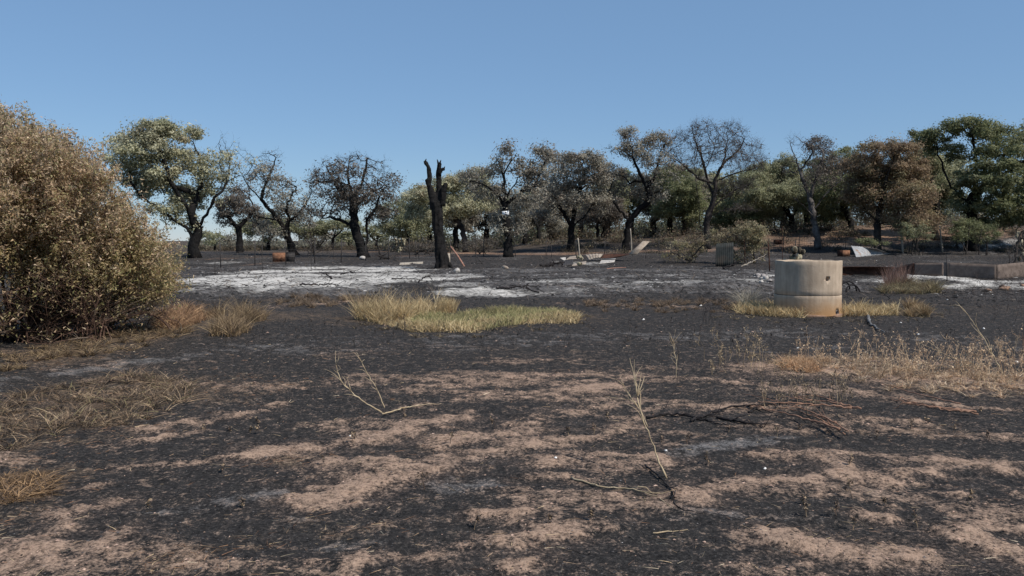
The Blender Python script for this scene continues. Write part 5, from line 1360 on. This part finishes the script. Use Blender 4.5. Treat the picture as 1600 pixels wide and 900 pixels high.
# ------------------------------------------------------------------ grass
def spread(poly_px, n, rng):
    """random ground points inside a photo-space outline laid on the ground"""
    pts = np.array([G(*q)[:2] for q in poly_px]); lo, hi = pts.min(0), pts.max(0); out = []
    while sum(len(o) for o in out) < n:
        q = rng.uniform(lo, hi, (n * 2, 2)); c = np.zeros(len(q), bool)
        for k in range(len(pts)):
            (x1, y1), (x2, y2) = pts[k], pts[k - 1]
            cond = (y1 > q[:, 1]) != (y2 > q[:, 1])
            with np.errstate(divide='ignore', invalid='ignore'):
                c ^= cond & (q[:, 0] < (x2 - x1) * (q[:, 1] - y1) / (y2 - y1) + x1)
        out.append(q[c])
    return np.vstack(out)[:n]

def grass(name, label, XY, h, w, cols, wts, seed, lean=.35, droop=.5, cat='grass', clump=None, heads=0, tall=0):
    rng = np.random.default_rng(seed); n = len(XY)
    if clump:                                     # gather the blades into tussocks
        k = max(1, n // clump); c = XY[rng.choice(n, k)]; XY = c[rng.integers(0, k, n)] + rng.normal(0, h * .14, (n, 2))
        dirs = rng.normal(0, lean, (n, 2))
    else:
        dirs = rng.normal(0, lean, (n, 2))
    z = ground_z(XY[:, 0], XY[:, 1]) - .01
    B = np.column_stack([XY, z]); D = np.column_stack([dirs, np.ones(n)])
    patch = .55 + .8 * vnoise(XY[:, 0] * 1.7, XY[:, 1] * 1.7, seed)
    L = h * rng.uniform(.45, 1.15, n) * patch
    if tall: L = np.where(rng.random(n) < tall, L * 1.7, L)
    V, f3, f4 = blades(B, D, L, np.full(n, w) * rng.uniform(.6, 1.3, n), rng, droop)
    pc = pal(n, cols, wts, rng, .22) * (.75 + .5 * vnoise(XY[:, 0] * 2.3 + 9, XY[:, 1] * 2.3, seed + 1))[:, None]
    org = np.array([XY[:, 0].mean(), XY[:, 1].mean(), 0])
    o = mesh_np(name, V - org, [f3, f4], 'blade', None, col=np.repeat(pc, 7, axis=0)); o.location = [float(q) for q in org]
    return tag(o, label, cat, kind='stuff')

STRAW = [(.52, .40, .22), (.40, .29, .15), (.62, .50, .30), (.26, .18, .10)]; SW = [4, 3, 2, 2]
GRN = [(.25, .255, .11), (.33, .30, .14), (.44, .36, .19), (.19, .20, .085)]
r = np.random.default_rng(31)
grass('grass_patch', 'long low patch of still green grass in the middle of the burnt ground', spread([(640, 508), (700, 518), (760, 516), (830, 504), (900, 502), (902, 492), (840, 483), (770, 486), (700, 494), (650, 492)], 12000, r), .20, .011, GRN, [2.4, 4, 5, 1.6], 1, .35, .5)
grass('grass_patch', 'straw yellow rim of grass around the green patch', spread([(590, 506), (640, 518), (735, 521), (790, 508), (904, 506), (908, 496), (880, 492), (830, 497), (700, 511), (640, 498), (600, 490)], 6500, r), .22, .012, STRAW, SW, 2, .4, .6)
grass('tall_grass', 'tall straw grass rising at the end of the green patch towards the ash', spread([(555, 500), (600, 505), (660, 497), (690, 490), (660, 484), (600, 484), (560, 490)], 4800, r), .42, .010, STRAW, SW, 3, .34, .5, clump=110, tall=.12)
grass('singed_grass', 'short singed brown grass ringing the surviving green patch', spread([(540, 512), (640, 528), (760, 528), (860, 514), (930, 506), (925, 488), (850, 476), (700, 480), (600, 478), (545, 492)], 3000, r), .12, .010, [(.20, .145, .09), (.09, .07, .05), (.36, .28, .16), (.04, .035, .03)], [3, 3, 1.5, 3], 21, .6, .8, clump=14)
grass('singed_grass', 'short singed grass around the foot of the well', spread([(1110, 496), (1200, 506), (1330, 508), (1480, 502), (1480, 480), (1320, 476), (1180, 474), (1110, 482)], 1800, r), .12, .010, [(.22, .16, .10), (.09, .07, .05), (.38, .30, .17), (.04, .035, .03)], [3, 3, 1.5, 3], 22, .6, .8, clump=12)
grass('grass_tussock', 'single pale straw tussock behind the green patch', spread([(688, 490), (712, 490), (712, 485), (688, 485)], 900, r), .46, .011, STRAW, SW, 4, .22, .3)
grass('tall_grass', 'brown dry grass clump next to the big scorched shrub', spread([(318, 524), (360, 528), (425, 510), (430, 490), (380, 482), (330, 490)], 3800, r), .36, .009, [(.30, .215, .125), (.20, .14, .085), (.40, .30, .175), (.10, .07, .05)], [4, 3, 1.5, 3], 5, .40, .6, clump=150, tall=.2)
grass('tall_grass', 'reddish dry grass between the scorched shrub and the brown clump', spread([(255, 520), (310, 515), (335, 492), (290, 488), (250, 500)], 3500, r), .42, .011, [(.40, .25, .14), (.28, .17, .10), (.18, .11, .07)], [4, 3, 2], 6, .45, .7, clump=120)
grass('grass_fringe', 'burnt brown grass under the front of the scorched shrub', spread([(0, 585), (100, 570), (220, 545), (300, 520), (280, 500), (150, 525), (0, 555)], 6000, r), .20, .011, [(.24, .17, .10), (.15, .10, .065), (.34, .25, .14), (.06, .05, .04)], [4, 3, 2, 2], 7, .6, .8, clump=60)
grass('trampled_grass', 'trampled brown and straw grass bank below the scorched shrub', spread([(0, 705), (80, 680), (190, 668), (290, 632), (300, 600), (220, 588), (120, 598), (0, 625)], 7000, r), .155, .007, [(.26, .18, .115), (.14, .10, .07), (.42, .31, .20), (.045, .038, .034), (.28, .24, .12)], [3, 4, 1.6, 4, .4], 8, .75, .8, clump=26, tall=.10)
grass('trampled_grass', 'small orange brown scorched grass tuft near the picture corner below the bank', spread([(0, 790), (60, 780), (80, 755), (50, 738), (0, 745)], 2200, r), .13, .008, [(.30, .19, .10), (.19, .125, .075), (.10, .07, .05)], [3, 3, 3], 9, .8, .9, clump=30)
grass('grass_tussock', 'dry straw grass hugging the shaded side of the concrete well', spread([(1150, 490), (1200, 494), (1258, 497), (1250, 486), (1212, 480), (1160, 483)], 4200, r), .30, .012, STRAW, SW, 10, .4, .5)
grass('grass_tussock', 'grey spiky tuft standing just off the shaded side of the well', spread([(1158, 478), (1178, 478), (1178, 473), (1158, 473)], 420, r), .62, .010, [(.36, .32, .25), (.26, .23, .18)], [1, 1], 11, .55, .4)
grass('grass_tussock', 'pale straw grass along the sunny side of the well', spread([(1314, 494), (1350, 495), (1405, 493), (1400, 483), (1345, 482), (1316, 487)], 3400, r), .28, .012, STRAW, SW, 12, .4, .5, tall=.1)
grass('grass_tussock', 'brown pointed tussock beyond the sunny side of the well', spread([(1418, 494), (1462, 494), (1462, 486), (1425, 486)], 1500, r), .34, .012, [(.36, .26, .15), (.28, .19, .11), (.46, .36, .21)], [3, 3, 1], 13, .35, .4, clump=300)
grass('grass_tussock', 'olive brown grass mound in front of the cement panels', spread([(1375, 460), (1410, 462), (1465, 458), (1460, 447), (1410, 446)], 3600, r), .50, .014, [(.30, .25, .14), (.22, .17, .10), (.38, .32, .19), (.14, .10, .07)], [3, 3, 2, 2], 14, .4, .6, clump=200)
grass('tall_grass', 'tall reddish dry grass tips behind the olive brown mound', spread([(1380, 455), (1420, 455), (1420, 445), (1385, 445)], 700, r), .85, .010, [(.22, .13, .10), (.16, .10, .08)], [1, 1], 15, .2, .3)
grass('dry_stubble', 'brown dry stubble line across the far side of the open black ground', spread([(430, 482), (600, 478), (600, 465), (440, 464)], 2600, r), .24, .012, [(.20, .14, .095), (.12, .09, .065), (.30, .22, .14)], [3, 3, 1], 16, .5, .6, clump=50)
grass('dry_stubble', 'brown stubble strip leading up to the well', spread([(900, 490), (1150, 490), (1150, 466), (920, 468)], 3200, r), .22, .012, [(.20, .14, .095), (.12, .09, .065), (.28, .20, .13)], [3, 3, 1], 17, .5, .6, clump=50)
# the straw coloured weed patch
grass('dry_weeds', 'patch of short straw and pink dry weeds at the sunny end of the burnt soil', spread([(1225, 578), (1300, 590), (1400, 612), (1500, 622), (1640, 618), (1640, 590), (1500, 575), (1350, 562), (1230, 560)], 7000, r), .13, .007, [(.62, .46, .31), (.50, .34, .22), (.70, .56, .40), (.30, .2, .14)], [4, 3, 2, 1.5], 18, .6, .8, clump=40)
grass('dry_weeds', 'orange dry tuft at the near end of the weed patch', spread([(1215, 582), (1290, 584), (1290, 566), (1225, 566)], 1500, r), .20, .008, [(.52, .34, .20), (.42, .27, .16), (.32, .2, .12)], [3, 3, 1], 19, .55, .6, clump=60)
grass('straw_litter', 'bright bleached straw lying in a flat swath on the nearest burnt ground', spread([(180, 892), (250, 900), (320, 880), (290, 858), (220, 866)], 700, r), .035, .006, [(.62, .47, .30), (.48, .33, .19), (.72, .58, .40)], [3, 2, 1], 20, 7, .1)

# weeds with branched stems and seed heads
def weeds(label, poly, n, h, seed, cols):
    rng = np.random.default_rng(seed); XY = spread(poly, n, rng); z = ground_z(XY[:, 0], XY[:, 1]) - .01
    B = np.column_stack([XY, z]); D = np.column_stack([rng.normal(0, .22, (n, 2)), np.ones(n)]); L = h * rng.uniform(.4, 1.25, n)
    V, f3, f4, M, T = twig_cones(B, D, L, np.full(n, .0035), rng, .2)
    k = 6; ii = np.repeat(np.arange(n), k); t = rng.uniform(.35, 1, n * k)[:, None]
    SB = B[ii] + (T[ii] - B[ii]) * t; SD = unit(T[ii] - B[ii]) + rng.normal(0, .6, (n * k, 3))
    V2, g3, g4, M2, T2 = twig_cones(SB, SD, L[ii] * rng.uniform(.12, .32, n * k), np.full(n * k, .0022), rng, .3)
    q = np.repeat(np.arange(n * k), 5); LP = M2[q] + (T2[q] - M2[q]) * rng.random((len(q), 1)) + rng.normal(0, .008, (len(q), 3))
    V3, F3 = leaf_cards(LP, .020, rng, .6)
    c1 = np.repeat(pal(n, cols, [1] * len(cols), rng), 7, axis=0); c2 = np.repeat(pal(n * k, cols, [1] * len(cols), rng), 7, axis=0); c3 = np.repeat(pal(len(LP), cols, [1] * len(cols), rng, .35), 4, axis=0)
    a, b = len(V), len(V) + len(V2)
    o = mesh_np('standing_weeds', np.vstack([V, V2, V3]), [np.vstack([f3, g3 + a]), np.vstack([f4, g4 + a, F3 + b])], 'blade', None, col=np.vstack([c1, c2, c3]))
    return tag(o, label, 'weeds', kind='stuff')
weeds('thin upright straw weeds with seed heads over the weed patch', [(1240, 580), (1340, 590), (1460, 610), (1640, 612), (1640, 585), (1450, 572), (1250, 565)], 170, .42, 51, [(.62, .47, .31), (.52, .36, .23), (.40, .28, .19)])
weeds('sparse dry weeds between the leaning stalk and the weed patch', [(1080, 585), (1230, 590), (1230, 565), (1100, 560)], 26, .46, 52, [(.42, .32, .2), (.30, .22, .14)])
weeds('grey burnt weeds among the cane bundle', [(1180, 650), (1330, 655), (1320, 615), (1190, 620)], 40, .34, 53, [(.20, .15, .11), (.13, .10, .08), (.30, .23, .15)])
weeds('charred upright stems in front of the well grass', [(1095, 512), (1130, 512), (1130, 495), (1095, 495)], 14, .75, 54, [(.035, .03, .03), (.05, .04, .04)])
weeds('charred upright stems near the border beyond the well', [(1470, 500), (1640, 505), (1640, 445), (1500, 450)], 60, .7, 55, [(.05, .042, .04), (.08, .06, .055), (.12, .09, .075)])
weeds('thin scattered charred stems across the open black ground', [(250, 560), (1500, 545), (1500, 500), (420, 510)], 110, .22, 56, [(.05, .045, .042), (.10, .08, .065), (.03, .028, .028)])
weeds('small burnt stems scattered over the nearest ground', [(60, 890), (1560, 890), (1580, 640), (350, 640)], 42, .11, 57, [(.05, .042, .038), (.16, .11, .08), (.30, .22, .14)])

# ------------------------------------------------------------------ litter of the nearest ground: char crumbs, clods, straw, ash flakes
def crumbs(name, label, n, smin, smax, near, far, cols, wts, seed, keep, half=.72, flat=.55, cat='litter'):
    rng = np.random.default_rng(seed)
    Y = near * (far / near) ** rng.random(n * 3); X = rng.uniform(-half, half, n * 3) * Y
    s_, g_, w_, l_, r_ = masks(X, Y); k = np.nonzero(rng.random(len(X)) < keep(s_, g_, w_, l_))[0][:n]
    X, Y = X[k], Y[k]; n = len(X)
    z = ground_z(X, Y)
    S = smin * (smax / smin) ** (rng.random(n) ** 1.8) * np.clip(Y / 8, .8, 2.2)
    base = np.array([(1, 0, 0), (-.5, .87, 0), (-.5, -.87, 0), (0, 0, 1), (0, 0, -1)])
    V = base[None] * rng.uniform(.5, 1.3, (n, 5, 1)) * S[:, None, None] * np.array([1, 1, flat])
    a = rng.uniform(0, 6.283, n); c, s = np.cos(a)[:, None], np.sin(a)[:, None]
    stretch = rng.uniform(.6, 1.8, n)[:, None]
    x, y = V[..., 0] * stretch, V[..., 1]
    V = np.stack([x * c - y * s, x * s + y * c, V[..., 2]], -1) + np.stack([X, Y, z + S * flat * .3], -1)[:, None]
    f = np.array([(0, 1, 3), (1, 2, 3), (2, 0, 3), (1, 0, 4), (2, 1, 4), (0, 2, 4)])[:3]
    F3 = (np.arange(n) * 5)[:, None, None] + f[None]
    col = np.repeat(pal(n, cols, wts, rng, .35), 5, axis=0)
    return tag(mesh_np(name, V.reshape(-1, 3), [F3.reshape(-1, 3)], 'bits', None, col=col), label, cat, kind='stuff')
crumbs('char_crumbs', 'black crumbs of burnt straw strewn over the ground', 32000, .004, .013, 3.6, 22, [(.016, .0155, .016), (.036, .034, .035), (.065, .06, .06), (.11, .10, .10)], [5, 5, 2, .6], 1, lambda s, g, w, l: np.where(s > .5, .35, .9))
crumbs('soil_clods', 'small pinkish clods lying on the bare soil', 7000, .004, .016, 3.6, 16, [(.30, .20, .155), (.39, .27, .21), (.20, .135, .10)], [3, 2, 2], 2, lambda s, g, w, l: np.where(s > .45, .9, .05), cat='soil')
crumbs('ash_flakes', 'pale grey ash flakes dotted over the black ground', 3000, .003, .008, 3.6, 26, [(.26, .25, .25), (.15, .147, .147), (.42, .40, .39)], [3, 4, .6], 3, lambda s, g, w, l: np.where(s > .5, .1, .25 + g), cat='ash', flat=.3)

crumbs('burnt_debris', 'dark burnt lumps and twig ends over the middle ground', 8000, .010, .040, 20, 66, [(.012, .0115, .0115), (.03, .027, .026), (.07, .058, .05)], [5, 3, 1.5], 11, lambda s, g, w, l: np.where(w > .4, .16, .7))
crumbs('ash_lumps', 'pale ash lumps over the grey slope', 2600, .008, .032, 24, 60, [(.28, .265, .25), (.40, .38, .36), (.18, .17, .165)], [3, 2, 3], 12, lambda s, g, w, l: np.clip(.05 + .6 * g + .8 * w, 0, 1), cat='ash', flat=.4)

def straws(name, label, n, L, w, near, far, cols, wts, seed, keep, half=.72, cat='straw', rise=.12):
    rng = np.random.default_rng(seed)
    Y = near * (far / near) ** rng.random(n * 3); X = rng.uniform(-half, half, n * 3) * Y
    s_, g_, w_, l_, r_ = masks(X, Y); k = np.nonzero(rng.random(len(X)) < keep(s_, g_, w_, l_))[0][:n]
    X, Y = X[k], Y[k]; n = len(X); z = ground_z(X, Y) + .004
    a = rng.uniform(0, 6.283, n)
    D = np.column_stack([np.cos(a), np.sin(a), np.abs(rng.normal(0, rise, n))])
    V, f3, f4 = blades(np.column_stack([X, Y, z]), D, L * rng.uniform(.3, 1.3, n), np.full(n, w) * np.clip(Y / 7, .8, 2), rng, .1)
    return tag(mesh_np(name, V, [f3, f4], 'blade', None, col=np.repeat(pal(n, cols, wts, rng, .3), 7, axis=0)), label, cat, kind='stuff')
straws('straw_bits', 'short bleached straw ends scattered on the burnt ground', 1500, .075, .0038, 3.7, 13, [(.52, .39, .24), (.38, .26, .16), (.66, .54, .38)], [3, 3, 1], 5, lambda s, g, w, l: .25 + .5 * l)
straws('red_straw', 'reddish brown half burnt straw lying in loose mats', 5200, .07, .004, 3.7, 12, [(.26, .14, .08), (.17, .10, .065), (.36, .21, .12)], [3, 3, 1], 6, lambda s, g, w, l: .04 + np.clip(l, 0, 1))
straws('burnt_stubble', 'black burnt stubble covering the open ground', 20000, .045, .0035, 3.6, 17, [(.02, .019, .019), (.04, .037, .036), (.08, .07, .064)], [3, 3, 1.2], 7, lambda s, g, w, l: np.where(s > .5, .12, .9), cat='stubble', rise=.7)
rg = np.random.default_rng(9)
k = 0
for (x, y, s) in ((108 / 2.667 + 1000, 640 + 178 / 2.667, .016), (1195, 732, .015), (868, 722, .015), (1480, 470, .03), (1407, 505, .03), (1537, 513, .03), (1435, 522, .03), (1247, 544, .025), (1095, 478, .04), (1005, 500, .04), (547, 683, .012), (1589, 566, .03)):
    p = G(x, y); p[2] = float(ground_z([p[0]], [p[1]])[0])
    o = rock('white_pebble', 'small white chip lying on the burnt ground', p, s, 'white_bit', 'white chips on the burnt ground', 300 + k, .6); k += 1
straws('burnt_twigs', 'thin burnt twigs littering the ash and the grey slope', 3800, .34, .010, 22, 62, [(.02, .018, .018), (.05, .043, .04), (.14, .11, .09)], [4, 3, 1], 15, lambda s, g, w, l: .35 + .5 * w, cat='twigs', rise=.35)
straws('dead_grass', 'thin dry grass wisps over the far burnt ground', 4200, .26, .009, 24, 70, [(.22, .17, .12), (.14, .11, .085), (.32, .26, .18)], [3, 3, 1], 16, lambda s, g, w, l: .04 + np.clip(l, 0, 1) * .8, cat='grass', rise=1.2)
